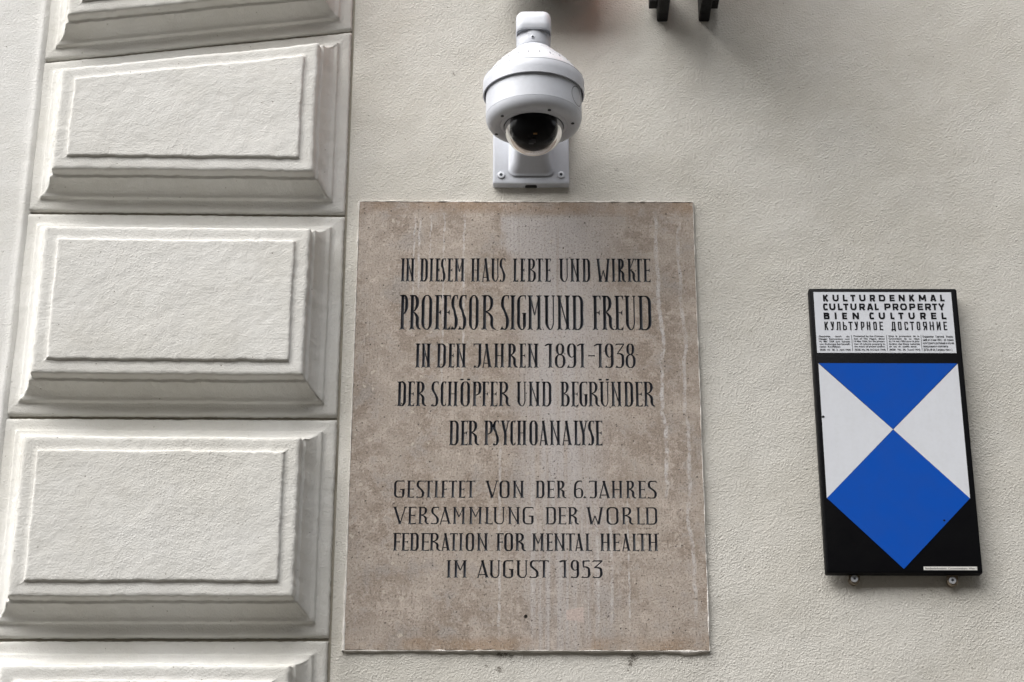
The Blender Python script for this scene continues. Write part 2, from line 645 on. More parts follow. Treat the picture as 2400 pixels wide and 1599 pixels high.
# smooth jamb band left of the blocks, meeting them in a small raised bead
mb = MB()
NJ = 260
zb0, zb1 = at(0, 1599).z - .15, at(0, 0).z + .4
jprof = [(-1.0, .10), (-.25, .016), (-.10, .0015), (-.05, -.0010), (-.022, -.0022), (-.012, -.0030), (-.008, -.0050), (-.004, -.0058), (0.000, -.0048),
         (.003, -.0022), (.006, -.0010), (.0085, .004), (.009, .016)]
vs = []
for j in range(NJ + 1):
    z = zb0 + (zb1 - zb0) * j / NJ
    for dx, y in jprof:
        wob = fbm(dx, z, 6, 3, 31.0) * .0016 if dx > -.2 else 0
        vs.append((X_JL - .001 + dx + wob * (dx > -.06), y + fbm(dx, z, 12, 3, 8.0) * .0011, z))
n = len(jprof)
fs = [(j * n + i, j * n + i + 1, (j + 1) * n + i + 1, (j + 1) * n + i) for j in range(NJ) for i in range(n - 1)]
mb.add(vs, fs)
mb.build('jamb_face', M_JAMB, pier, True)
mb = MB()
mb.box(X_JL - 1.0, X_JL - .02, .12, .45, 0, 9)
mb.build('jamb_core', M_JAMB, pier)


# ------------------------------------------------------------------ lettering engine
def cr(pts, n=7):
    """Catmull-Rom through (x, y, w) points"""
    P = [pts[0]] + list(pts) + [pts[-1]]
    out = []
    for i in range(1, len(P) - 2):
        p0, p1, p2, p3 = P[i - 1], P[i], P[i + 1], P[i + 2]
        for k in range(n):
            t = k / n
            out.append(tuple(.5 * ((2 * b) + (-a + c) * t + (2 * a - 5 * b + 4 * c - d) * t * t + (-a + 3 * b - 3 * c + d) * t ** 3)
                             for a, b, c, d in zip(p0, p1, p2, p3)))
    out.append(tuple(pts[-1]))
    return out


def stroke(pts, curve=True, n=7):
    """polygon and centre line of a stroke of changing width"""
    c = cr(pts, n) if curve and len(pts) > 2 else list(pts)
    L, R = [], []
    for i, (x, y, w) in enumerate(c):
        a, b = c[max(0, i - 1)], c[min(len(c) - 1, i + 1)]
        dx, dy = b[0] - a[0], b[1] - a[1]
        m_ = math.hypot(dx, dy) or 1
        nx, ny = -dy / m_, dx / m_
        L.append((x + nx * w / 2, y + ny * w / 2))
        R.append((x - nx * w / 2, y - ny * w / 2))
    return (L + R[::-1], [(p[0], p[1]) for p in c])


def tri(*p):
    c = (sum(q[0] for q in p) / len(p), sum(q[1] for q in p) / len(p))
    return (list(p), [c])


def roman(ch, W, H, T, t):
    """engraved narrow roman capital in a W x H box: list of (polygon, centre line)"""
    out = []
    so = .42 * T
    xl, xr = T * .5 + so, W - T * .5 - so

    def stem(x, top=True, bot=True, y0=0.0, y1=None, w=T, lean=0):
        y1_ = H if y1 is None else y1
        pl = []
        if bot:
            pl += [(x - w * .5, y0 + .09 * H), (x - w * .62, y0 + .045 * H), (x - w * .98, y0), (x - w * .55, y0 + .004 * H), (x, y0 + .022 * H), (x + w * .55, y0 + .004 * H),
                   (x + w * .98, y0), (x + w * .62, y0 + .045 * H), (x + w * .5, y0 + .09 * H)]
        else:
            pl += [(x - w * .5, y0), (x + w * .5, y0)]
        if top:
            pl += [(x + w * .5, y1_ - .06 * H), (x + w * .92, y1_ - t * .5), (x + w * .92, y1_), (x - w * .92, y1_), (x - w * .92, y1_ - t * .5), (x - w * .5, y1_ - .06 * H)]
        else:
            pl += [(x + w * .5, y1_), (x - w * .5, y1_)]
        out.append((pl, [(x, y0 + .05 * H), (x, y1_ - .05 * H)]))

    def diag(x0, y0, x1, y1, w):
        out.append(stroke([(x0, y0, w), (x1, y1, w)], False))

    def sv(x, y, s=1.0, w=.16):       # little triangular serif hanging from / standing on an arm end
        out.append(tri((x, y), (x - T * .16, y), (x - T * .62, y - s * .012 * H), (x - T * .05, y - s * w * H)) if s > 0 else
                   tri((x, y), (x - T * .05, y - s * w * H), (x - T * .62, y - s * .012 * H)))

    def arm_top(x0, x1):
        out.append(stroke([(x0, H - t / 2, t), (x1, H - t / 2, t)], False))
        sv(x1, H, 1, .15)

    def arm_bot(x0, x1):
        out.append(([(x0, 0), (x1 - .1 * T, 0), (x1, .15 * H), (x1 - T * .35, .075 * H), (x1 - T * .9, t * 1.05), (x0, t)], [((x0 + x1) / 2, t * .5), (x1 - T * .35, .04 * H)]))

    def arm_mid(x0, x1, y):
        out.append(stroke([(x0, y, t), (x1 - T * .3, y, t)], False))
        out.append(([(x1 - T * .75, y), (x1, y + .085 * H), (x1 - T * .05, y), (x1, y - .085 * H)][:4], [(x1 - T * .3, y)]))

    def hook(x_end, side=-1):
        out.append(([(x_end, 0.004 * H), (x_end + .55 * T, .115 * H), (x_end + .95 * T, .05 * H), (x_end + 1.5 * T, .028 * H), (x_end + 1.5 * T, 0)], [(x_end + .7 * T, .035 * H)]))

    if ch == 'I':
        stem(W / 2)
    elif ch in 'N':
        stem(xl, True, True)
        stem(xr, True, True)
        diag(xl - T * .2, H - t * .5, xr + T * .1, 0.02 * H, t * 1.25)
    elif ch == 'M':
        stem(xl)
        stem(xr)
        mx = W / 2
        diag(xl, H - t * .4, mx, .42 * H, t * 1.35)
        diag(mx, .42 * H, xr, H - t * .4, t * 1.0)
    elif ch == 'H':
        stem(xl)
        stem(xr)
        diag(xl, .50 * H, xr, .50 * H, t)
    elif ch in 'UÜ':
        stem(xl, True, False, .26 * H)
        x2 = W - t * .5 - .35 * T
        out.append(stroke([(xl, .30 * H, T), (xl + .01 * W, .17 * H, T * .95), (xl + .16 * W, .055 * H, T * .62), ((xl + x2) / 2 + .03 * W, t * .5, t * 1.1), (x2 - .12 * W, .06 * H, t * 1.15), (x2, .2 * H, t * 1.2), (x2, .32 * H, t * 1.2)]))
        stem(x2, True, False, .31 * H, None, t * 1.25)
        diag(x2 - T * .55, H - t * .5, x2 + T * .55, H - t * .5, t)
    elif ch == 'D':
        stem(xl)
        x2 = W - T * .5
        out.append(stroke([(xl, H - t * .5, t), (W * .48, H - t * .55, t * 1.1), (x2 - .17 * W, H * .955, T * .72), (x2, H * .83, T), (x2, H * .5, T), (x2, H * .18, T), (x2 - .17 * W, H * .045, T * .66), (W * .48, t * .55, t * 1.1), (xl, t * .5, t)]))
    elif ch in 'EF':
        stem(xl)
        arm_top(xl, W)
        arm_mid(xl, W * .9 if W < .75 * H else W * .82, H * .5)
        if ch == 'E':
            arm_bot(xl, W)
    elif ch == 'L':
        stem(xl)
        arm_bot(xl, W)
    elif ch == 'T':
        stem(W / 2)
        diag(0, H - t * .5, W, H - t * .5, t)
        sv(W, H, 1, .15)
        out.append(tri((0, H), (T * .05, H - .15 * H), (T * .62, H - .012 * H)))
    elif ch == 'P':
        stem(xl)
        x2 = W - T * .5
        out.append(stroke([(xl, H - t * .5, t), (W * .5, H - t * .55, t), (x2 - .14 * W, H * .955, T * .7), (x2, H * .85, T), (x2, H * .62, T), (x2 - .15 * W, H * .50, T * .6), (xl + .3 * T, .44 * H, t)]))
    elif ch in 'RBK':
        stem(xl)
        wd = W * (.80 if ch != 'B' else .9)
        x2 = wd - T * .5
        if ch != 'K':
            out.append(stroke([(xl, H - t * .5, t), (wd * .5, H - t * .55, t), (x2 - .14 * W, H * .955, T * .7), (x2, H * .86, T), (x2, H * .70, T), (x2 - .16 * W, H * .57, T * .55), (xl + .2 * T, .525 * H, t)]))
        else:
            diag(xl, .51 * H, W * .74, H - t * .5, t * 1.1)
            diag(W * .6, H - t * .5, W * .88, H - t * .5, t)
            out.append(stroke([(xl + .2 * T, .51 * H, t), (W * .45, .53 * H, t), (W * .58, .535 * H, t)]))
        if ch == 'B':
            x2 = W - T * .5
            out.append(stroke([(xl + .2 * T, .525 * H, t), (x2 - .2 * W, .47 * H, T * .55), (x2, .36 * H, T), (x2, .17 * H, T), (x2 - .16 * W, .045 * H, T * .66), (W * .45, t * .55, t), (xl, t * .5, t)]))
        else:
            x3 = W * .76 - T * .25
            out.append(stroke([(xl + .2 * T, .52 * H, t), (x3 - .22 * W, .475 * H, T * .6), (x3, .35 * H, T), (x3, .17 * H, T), (x3 + .10 * W, .055 * H, T * .7), (W, t * .4, t)]))
    elif ch in 'OÖ':
        for sgn in (0, 1):
            x2 = T * .5 if sgn == 0 else W - T * .5
            k = (W / 2 - x2)
            out.append(stroke([(W / 2 + k * .05, H - t * .5, t), (x2 + k * .48, H * .965, t * 1.5), (x2, H * .83, T), (x2, H * .5, T), (x2, H * .17, T), (x2 + k * .48, H * .035, t * 1.5), (W / 2 + k * .05, t * .5, t)]))
    elif ch in 'CG':
        x2 = T * .5
        if ch == 'C':
            out.append(stroke([(W, H - t * .5, t), (W * .62, H - t * .6, t * 1.2), (x2 + .16 * W, H * .955, T * .6), (x2, H * .84, T), (x2, H * .5, T), (x2, H * .17, T), (x2 + .18 * W, H * .04, T * .6), (W * .66, t * .6, t * 1.2), (W * .9, .05 * H, t)]))
            out.append(([(W, .03 * H), (W, .15 * H), (W - T * .6, .045 * H)], [(W - T * .2, .06 * H)]))
        else:
            wd = W - so * .3
            out.append(stroke([(W * .95, H - t * .5, t), (W * .6, H - t * .6, t * 1.2), (x2 + .16 * W, H * .955, T * .6), (x2, H * .82, T), (x2, H * .5, T), (x2, H * .18, T), (x2 + .17 * W, H * .045, T * .6), (W * .55, t * .55, t * 1.2), (wd - T * .5 - .06 * W, H * .05, T * .55), (wd - T * .5, .16 * H, T), (wd - T * .5, .485 * H, T)]))
            diag(W * .56, .475 * H, W, .475 * H, t * 1.2)
            out.append(tri((W * .62, .48 * H), (wd - T, .48 * H), (wd - T, .42 * H)))
        sv(W * .97, H, 1, .15)
    elif ch == 'S':
        x1, x2 = T * .55 + .06 * W, W - T * .5 - .02 * W
        narrow = W < .62 * H
        a = T * (1.0 if narrow else .9)
        out.append(stroke([(W * .97, H - t * .5, t), (W * .60, H - t * .6, t * 1.2), (x1 + .13 * W, H * .95, a * .7), (x1, H * .83, a), (x1 + .02 * W, H * .67, a), (x1 + .22 * W, H * .555, a * .8), (x2 - .16 * W, H * .44, a * .85), (x2, H * .31, a * 1.05), (x2, H * .16, a * 1.05), (x2 - .13 * W, H * .045, a * .65), (W * .45, t * .5, t), (W * .18, .03 * H, t)]))
        sv(W, H, 1, .15)
        hook(0)
    elif ch == 'A':
        diag(W * .5, H - t, xl * .75, .02 * H, t * 1.1)
        diag(W * .46, H - .01 * H, W - T * .85, .04 * H, T)
        diag(W * .38, H - t * .5, W * .62, H - t * .5, t)
        out.append(tri((0, 0), (xl * .95, .05 * H), (xl * 1.3, .0)))
        xx = W - T * .75
        out.append(([(xx - T * .62, .08 * H), (xx - T * .85, 0), (xx, .022 * H), (W, 0), (xx + T * .35, .09 * H)], [(xx, .05 * H)]))
        diag(xl * .9, .185 * H, W - T * 1.1, .185 * H, t)
    elif ch == 'V':
        diag(xl * .9, H - .01 * H, W * .53, .01 * H, T)
        diag(W * .53, .0, xr + T * .15, H - t * .5, t * 1.1)
        diag(0, H - t * .5, xl * .9 + T * .9, H - t * .5, t)
        diag(W - T * 1.3, H - t * .5, W, H - t * .5, t)
        out.append(([(W * .53 - T * .8, 0), (W * .53, .02 * H), (W * .53 + T * .6, 0), (W * .53 + T * .15, .09 * H), (W * .53 - T * .45, .09 * H)], [(W * .53, .05 * H)]))
    elif ch == 'W':
        a, b = W * .29, W * .71
        diag(xl * .9, H - .01 * H, a, .01 * H, T)
        diag(a, 0.0, W * .50, .50 * H, t * 1.1)
        diag(W * .50, .50 * H, b - T * .1, 0, t * 1.25)
        diag(b, .01 * H, xr + T * .15, H - t * .5, T * .95)
        for c in (a, b):
            out.append(([(c - T * .8, 0), (c, .02 * H), (c + T * .8, 0), (c + T * .5, .08 * H), (c - T * .5, .08 * H)], [(c, .05 * H)]))
        diag(0, H - t * .5, xl * .9 + T * .9, H - t * .5, t)
        diag(W - T * 1.7, H - t * .5, W, H - t * .5, t)
    elif ch == 'Y':
        c = W * .5
        stem(c, False, True, 0, .5 * H)
        diag(xl * .85, H - .01 * H, c, .46 * H, T)
        diag(c + T * .1, .46 * H, xr + T * .2, H - t * .5, t * 1.2)
        diag(0, H - t * .5, xl * .9 + T * .8, H - t * .5, t)
        diag(W - T * 1.4, H - t * .5, W, H - t * .5, t)
    elif ch == 'J':
        x2 = W - T * .5 - .1 * T
        out.append(stroke([(x2, H - t, T), (x2, H * .5, T), (x2, H * .2, T), (x2 - .14 * W, H * .05, T * .62), (W * .48, t * .5, t), (W * .25, .03 * H, t)]))
        diag(0, H - t * .5, W, H - t * .5, t * 1.1)
        out.append(tri((0, H), (T * .05, H - .16 * H), (T * .62, H - .012 * H)))
        hook(0)
    elif ch == '1':
        stem(xr)
        out.append(stroke([(0, .90 * H, t * 1.3), (W * .35, .965 * H, t * 1.7), (xr, H - t * .7, t * 1.3)]))
    elif ch == '-':
        diag(0, .5 * H, W, .5 * H, t * 1.2)
        diag(t * .5, .46 * H, t * .5, .54 * H, t)
        diag(W - t * .5, .46 * H, W - t * .5, .54 * H, t)
    elif ch == '.':
        s = T * .75
        out.append(([(W / 2 - s, s * .4), (W / 2, -s * .1), (W / 2 + s, s * .4), (W / 2, s * 1.5)], [(W / 2, s * .5)]))
    elif ch == '8':
        for (ya, yb, ins) in ((.545 * H, H, .10 * W), (0, .555 * H, 0)):
            for sgn in (0, 1):
                x2 = T * .45 + ins if sgn == 0 else W - T * .45 - ins
                k = (W / 2 - x2)
                h = yb - ya
                out.append(stroke([(W / 2, yb - t * .5, t), (x2 + k * .45, ya + h * .93, t * 1.5), (x2, ya + h * .70, T * .9), (x2, ya + h * .30, T * .9), (x2 + k * .45, ya + h * .07, t * 1.5), (W / 2, ya + t * .5, t)]))
    elif ch == '9':
        x1, x2 = T * .45 + .05 * W, W - T * .5
        out.append(stroke([(W * .55, H - t * .5, t), (x1 + .16 * W, H * .965, t * 1.7), (x1, H * .84, T * .9), (x1, H * .62, T * .9), (x1 + .15 * W, H * .48, T * .6), (W * .55, .435 * H, t), (x2 - T * .3, .50 * H, t)]))
        out.append(stroke([(W * .53, H - t * .5, t), (x2 - .14 * W, H * .96, T * .6), (x2, H * .83, T), (x2, H * .5, T), (x2, H * .18, T), (x2 - .15 * W, H * .045, T * .6), (W * .45, t * .5, t), (W * .2, .03 * H, t)]))
        hook(0)
    elif ch == '3':
        x2 = W - T * .55
        out.append(stroke([(.12 * W, H - t * .6, t * 1.2), (W, H - t * .6, t * 1.5)], False))
        out.append(tri((.12 * W, H), (.0, H * .90), (.3 * W, H - t)))
        diag(W * .95, H - t, W * .22, .57 * H, t * 1.2)
        out.append(stroke([(W * .22, .57 * H, t), (W * .5, .585 * H, T * .5), (x2 - .05 * W, .51 * H, T * .9), (x2, .36 * H, T), (x2, .18 * H, T), (x2 - .15 * W, H * .045, T * .6), (W * .45, t * .5, t), (W * .2, .03 * H, t)]))
        hook(0)
    elif ch == '5':
        x2 = W - T * .55
        diag(.18 * W, H - t * .6, W * .95, H - t * .6, t * 1.3)
        out.append(stroke([(.25 * W, H - t, T * .9), (.25 * W, .60 * H, T * .5)], False))
        out.append(stroke([(W * .22, .60 * H, t), (W * .5, .62 * H, T * .6), (x2 - .05 * W, .53 * H, T * .9), (x2, .36 * H, T), (x2, .18 * H, T), (x2 - .15 * W, H * .045, T * .6), (W * .45, t * .5, t), (W * .2, .03 * H, t)]))
        hook(0)
    elif ch == '6':
        x1, x2 = T * .5, W - T * .45
        out.append(stroke([(W * .84, H - t * .6, t), (W * .52, H * .97, t * 1.5), (x1 + .1 * W, H * .85, T * .85), (x1, H * .6, T), (x1, H * .2, T), (x1 + .14 * W, .045 * H, T * .6), (W * .5, t * .5, t)]))
        out.append(stroke([(W * .48, t * .5, t), (x2 - .12 * W, .055 * H, T * .5), (x2, .18 * H, T * .9), (x2, .40 * H, T * .9), (x2 - .16 * W, .53 * H, T * .5), (W * .5, .55 * H, t), (x1 + T * .3, .47 * H, t)]))
        sv(W * .9, H, 1, .13)
    if ch in 'ÖÜ':
        for c in ((.14 * W, .86 * W) if ch == 'Ö' else (.12 * W, .86 * W)):
            s = T * .62
            out.append(([(c - s, 1.045 * H), (c + s * .7, 1.045 * H), (c + s, 1.115 * H), (c - s, 1.115 * H)], [(c, 1.08 * H)]))
    return out


def sans(ch, W, H, T):
    """bold geometric capital with even strokes (Latin and Cyrillic)"""
    out = []
    a, b = T / 2, W - T / 2

    def ln(x0, y0, x1, y1, w=T):
        out.append(stroke([(x0, y0, w), (x1, y1, w)], False))

    def cv(*pts):
        out.append(stroke([(x, y, T) for x, y in pts], True, 6))
    if ch in 'KК':
        ln(a, 0, a, H); ln(a + T * .2, .42 * H, b - T * .05, H - .0 * H, T * 1.05); ln(a + T * .5, .60 * H, b, 0, T * 1.1)
    elif ch == 'U':
        cv((a, H), (a, .5 * H), (a, .38 * H), (a + .12 * W, .17 * H), (W / 2, a), (b - .12 * W, .17 * H), (b, .38 * H), (b, .5 * H), (b, H))
    elif ch == 'L':
        ln(a, 0, a, H); ln(a, a, W, a)
    elif ch in 'TТ':
        ln(W / 2, 0, W / 2, H); ln(0, H - a, W, H - a)
    elif ch in 'RPРBЬ':
        ln(a, 0, a, H)
        if ch in 'RPРB':
            lo = .38 * H if ch in 'RP' else (.36 * H if ch == 'Р' else .5 * H)
            if ch == 'Р':
                ln(a, H - a, b - T * .2, H - a, T * .9); ln(b, H - T * .3, b, lo + T * .3); ln(a, lo, b - T * .2, lo, T * .9)
            else:
                xb = b - (.02 * W if ch == 'R' else (.04 * W if ch == 'B' else 0))
                cv((a, H - a), (.5 * W, H - a), (xb - .06 * W, H * .90 - a * .3), (xb, (H + lo) / 2), (xb - .06 * W, lo + .1 * H), (.5 * W, lo + a * .3), (a, lo + a * .3))
        if ch == 'R':
            ln(.5 * W, .42 * H, b, 0, T * 1.1)
        if ch == 'B':
            cv((a, .53 * H), (.5 * W, .53 * H), (b - .05 * W, .46 * H), (b, .29 * H), (b - .05 * W, .12 * H), (.5 * W, a), (a, a))
        if ch == 'Ь':
            ln(a, .52 * H, b - T * .2, .52 * H, T * .9); ln(b, .5 * H, b, T * .4); ln(a, a, b - T * .2, a, T * .9)
    elif ch == 'D':
        ln(a, 0, a, H)
        cv((a, H - a), (.42 * W, H - a), (b - .12 * W, .84 * H), (b, .5 * H), (b - .12 * W, .16 * H), (.42 * W, a), (a, a))
    elif ch in 'EЕ':
        ln(a, 0, a, H); ln(a, H - a, W, H - a, T * .92); ln(a, a, W, a, T * .92); ln(a, H / 2, W * .92, H / 2, T * .85)
    elif ch == 'N':
        ln(a, 0, a, H); ln(b, 0, b, H); ln(a, H - T * .2, b, T * .2, T * 1.1)
    elif ch == 'M':
        ln(a, 0, a + .03 * W, H, T * .95); ln(b, 0, b - .03 * W, H, T * .95); ln(a + .03 * W, H - T * .2, W / 2, .22 * H, T); ln(b - .03 * W, H - T * .2, W / 2, .22 * H, T)
    elif ch == 'A':
        ln(a, 0, W / 2 - T * .2, H, T * 1.05); ln(b, 0, W / 2 + T * .2, H, T * 1.05); ln(.25 * W, .27 * H, .75 * W, .27 * H, T * .8)
    elif ch in 'C':
        cv((W * .97, H * .90), (.72 * W, H - a), (.32 * W, .88 * H), (a, .5 * H), (.32 * W, .12 * H), (.72 * W, a), (W * .97, H * .1))
    elif ch == 'O':
        cv((W / 2, H - a), (b - .12 * W, .86 * H), (b, H / 2), (b - .12 * W, .14 * H), (W / 2, a)); cv((W / 2, H - a), (a + .12 * W, .86 * H), (a, H / 2), (a + .12 * W, .14 * H), (W / 2, a))
    elif ch == 'Y':
        ln(W / 2, 0, W / 2, .5 * H); ln(W / 2, .42 * H, a, H, T); ln(W / 2, .42 * H, b, H, T)
    elif ch == 'I':
        ln(W / 2, 0, W / 2, H)
    elif ch == 'У':
        ln(a, H, W * .55, .36 * H, T); ln(b, H, b - .25 * W, a * 1.2, T); ln(.05 * W, a, b - .2 * W, a, T * .9)
    elif ch == 'Л':
        ln(a + .2 * W, H, a + .1 * W, T * .6); ln(b, 0, b, H); ln(a + .15 * W, H - a, b, H - a, T * .8); ln(0, a, a + .2 * W, a, T * .9)
    elif ch in 'НИ':
        ln(a, 0, a, H); ln(b, 0, b, H)
        if ch == 'Н':
            ln(a, H / 2, b, H / 2, T * .85)
        else:
            ln(a, T * .4, b, H - T * .4, T * .9)
    elif ch in 'О':
        ln(a, .1 * H, a, .9 * H); ln(b, .1 * H, b, .9 * H); ln(T * .25, H - a, W - T * .25, H - a, T * .9); ln(T * .25, a, W - T * .25, a, T * .9)
    elif ch == 'С':
        ln(a, .1 * H, a, .9 * H); ln(T * .25, H - a, W - T * .2, H - a, T * .9); ln(T * .25, a, W - T * .2, a, T * .9); ln(b, H - a, b, .70 * H); ln(b, a, b, .30 * H)
    elif ch == 'Д':
        ln(a + .22 * W, H, a + .12 * W, T * .5); ln(b - .08 * W, 0, b - .08 * W, H); ln(.3 * W, H - a, b, H - a, T * .8); ln(0, a, W, a, T * .9); ln(a, T * .4, a, -.12 * H); ln(b, T * .4, b, -.12 * H)
    elif ch == 'Я':
        ln(b, 0, b, H); ln(a, H - T * .3, a, .5 * H); ln(T * .2, H - a, b, H - a, T * .9); ln(T * .2, .45 * H, b, .45 * H, T * .85); ln(.6 * W, .45 * H, a, 0, T)
    return out


def cdt(groups, border=None, steiner=True):
    """groups: per glyph a list of (polygon, centre line). Returns verts, {glyph: faces}, rest faces"""
    V, E, F, own = [], [], [], []

    def addp(pl):
        i0 = len(V)
        for q in pl:
            V.append(Vector((q[0], q[1])))
        return i0
    if border:
        i0 = addp(border)
        F.append(list(range(i0, i0 + len(border))))
        own.append(-1)
    for gi, strokes in enumerate(groups):
        for pl, cl in strokes:
            i0 = addp(pl)
            F.append(list(range(i0, i0 + len(pl))))
            own.append(gi)
            if steiner and cl:
                j0 = addp(cl[1:-1] if len(cl) > 3 else cl)
                k = len(V) - j0
                E += [(j0 + q, j0 + q + 1) for q in range(k - 1)]
    E += [(fc[i], fc[(i + 1) % len(fc)]) for fc in F for i in range(len(fc))]
    v, e, f, ov, oe, of = delaunay_2d_cdt(V, E, [], 0, 1e-4, False)
    va = np.array([(q.x, q.y) for q in v])
    fa = np.array([tuple(t) for t in f])
    cen = va[fa].mean(axis=1)
    # counter-clockwise triangles only
    ar = np.cross(va[fa[:, 1]] - va[fa[:, 0]], va[fa[:, 2]] - va[fa[:, 0]])
    fa[ar < 0] = fa[ar < 0][:, ::-1]
    label = np.full(len(fa), -2)

    def inside(pl, idx):
        P = np.array(pl)
        Q = np.roll(P, -1, axis=0)
        c = cen[idx]
        y, x = c[:, 1][:, None], c[:, 0][:, None]
        up_ = (P[:, 1] <= y) & (Q[:, 1] > y)
        dn_ = (P[:, 1] > y) & (Q[:, 1] <= y)
        cr_ = (Q[:, 0] - P[:, 0]) * (y - P[:, 1]) - (x - P[:, 0]) * (Q[:, 1] - P[:, 1])
        return ((up_ & (cr_ > 0)).sum(1) - (dn_ & (cr_ < 0)).sum(1)) != 0
    if border:
        label[inside(border, np.arange(len(fa)))] = -1
    for gi, strokes in enumerate(groups):
        for pl, _ in strokes:
            P = np.array(pl)
            lo, hi = P.min(axis=0), P.max(axis=0)
            idx = np.where((cen >= lo).all(1) & (cen <= hi).all(1) & (label < 0))[0]
            if len(idx):
                label[idx[inside(pl, idx)]] = gi
    res = {}
    for gi in range(len(groups)):
        fs_ = fa[label == gi]
        if len(fs_):
            res[gi] = [tuple(int(k) for k in t) for t in fs_]
    rest = [tuple(int(k) for k in t) for t in fa[label == -1]] if border else []
    return v, res, rest


# ------------------------------------------------------------------ the stone plaque
PY = -.0052                                   # front face of the slab
ptl, ptr_, pbr, pbl = at(843, 473, PY), at(1624, 476, PY), at(1661.5, 1525, PY), at(806, 1522, PY)
PX0, PX1 = (ptl.x + pbl.x) / 2, (ptr_.x + pbr.x) / 2
PZ0, PZ1 = (pbl.z + pbr.z) / 2, (ptl.z + ptr_.z) / 2
plaque = empty('stone_plaque', (PX0, PY, PZ0))
tag(plaque, 'large taupe limestone memorial plaque with carved dark capitals below the dome camera', 'plaque')


def to_pl(u, v):
    p_ = at(u, v, PY)
    return ((p_.x - PX0) * 1000, (p_.z - PZ0) * 1000)      # millimetres on the slab


# each line: zoom scale, offsets of the two readings, top and bottom rows left/right, thick and thin width in px, glyph extents
SA = 2354 / 340
SE = 2354 / 420
SF = 1975 / 340
L1 = [('I', 0, 270, 345), ('N', 0, 350, 500), ('D', 0, 582, 712), ('I', 0, 738, 802), ('E', 0, 828, 912), ('S', 0, 915, 1000), ('E', 0, 1025, 1122), ('M', 0, 1140, 1312), ('H', 0, 1408, 1562), ('A', 0, 1575, 1725), ('U', 0, 1732, 1868), ('S', 0, 1868, 1970), ('L', 0, 2090, 2182), ('E', 0, 2203, 2290), ('B', 1, 108, 248), ('T', 1, 248, 370), ('E', 1, 392, 495), ('U', 1, 622, 778), ('N', 1, 803, 965), ('D', 1, 998, 1130), ('W', 1, 1225, 1460), ('I', 1, 1476, 1542), ('R', 1, 1568, 1705), ('K', 1, 1730, 1880), ('T', 1, 1860, 1972), ('E', 1, 1990, 2110)]
L2 = [('P', 0, 255, 388), ('R', 0, 410, 600), ('O', 0, 610, 780), ('F', 0, 820, 940), ('E', 0, 950, 1083), ('S', 0, 1082, 1200), ('S', 0, 1205, 1338), ('O', 0, 1380, 1535), ('R', 0, 1588, 1815), ('S', 0, 1888, 2030), ('I', 0, 2052, 2128), ('G', 0, 2160, 2310), ('M', 1, 112, 345), ('U', 1, 378, 558), ('N', 1, 588, 808), ('D', 1, 832, 1018), ('F', 1, 1165, 1302), ('R', 1, 1318, 1515), ('E', 1, 1525, 1668), ('U', 1, 1685, 1870), ('D', 1, 1908, 2120)]
L3 = [('I', 0, 512, 582), ('N', 0, 602, 765), ('D', 0, 850, 1005), ('E', 0, 1035, 1145), ('N', 0, 1163, 1337), ('J', 0, 1450, 1582), ('A', 0, 1578, 1755), ('H', 0, 1782, 1960), ('R', 0, 2000, 2170), ('E', 0, 2190, 2305), ('N', 1, 110, 295), ('1', 1, 398, 525), ('8', 1, 560, 725), ('9', 1, 750, 905), ('1', 1, 922, 1045), ('-', 1, 1100, 1205), ('1', 1, 1195, 1335), ('9', 1, 1365, 1510), ('3', 1, 1535, 1685), ('8', 1, 1705, 1862)]
L4 = [('D', 0, 212, 358), ('E', 0, 380, 497), ('R', 0, 515, 688), ('S', 0, 760, 885), ('C', 0, 920, 1010), ('H', 0, 1028, 1202), ('Ö', 0, 1243, 1395), ('P', 0, 1430, 1578), ('F', 0, 1585, 1702), ('E', 0, 1718, 1842), ('R', 0, 1858, 2052), ('U', 0, 2148, 2308), ('N', 1, 128, 318), ('D', 1, 342, 500), ('B', 1, 645, 795), ('E', 1, 820, 942), ('G', 1, 955, 1090), ('R', 1, 1100, 1285), ('Ü', 1, 1280, 1438), ('N', 1, 1465, 1645), ('D', 1, 1675, 1828), ('E', 1, 1855, 1982), ('R', 1, 1995, 2182)]
L5 = [('D', 0, 180, 308), ('E', 0, 330, 430), ('R', 0, 430, 578), ('P', 0, 640, 757), ('S', 0, 752, 838), ('Y', 0, 858, 985), ('C', 0, 987, 1055), ('H', 0, 1070, 1205), ('O', 0, 1238, 1347), ('A', 0, 1358, 1488), ('N', 0, 1503, 1650), ('A', 0, 1655, 1798), ('L', 0, 1818, 1908), ('Y', 0, 1885, 2012), ('S', 0, 2003, 2088), ('E', 0, 2100, 2198)]
L6 = [('G', 0, 138, 283), ('E', 0, 310, 415), ('S', 0, 435, 550), ('T', 0, 555, 662), ('I', 0, 685, 740), ('F', 0, 775, 865), ('T', 0, 882, 995), ('E', 0, 1010, 1106), ('T', 0, 1120, 1243), ('V', 0, 1378, 1560), ('O', 0, 1573, 1710), ('N', 0, 1750, 1910), ('D', 1, 203, 325), ('E', 1, 355, 465), ('R', 1, 490, 622), ('6', 1, 727, 852), ('.', 1, 858, 888), ('J', 1, 935, 1045), ('A', 1, 1055, 1222), ('H', 1, 1237, 1392), ('R', 1, 1435, 1572), ('E', 1, 1598, 1705), ('S', 1, 1725, 1855)]
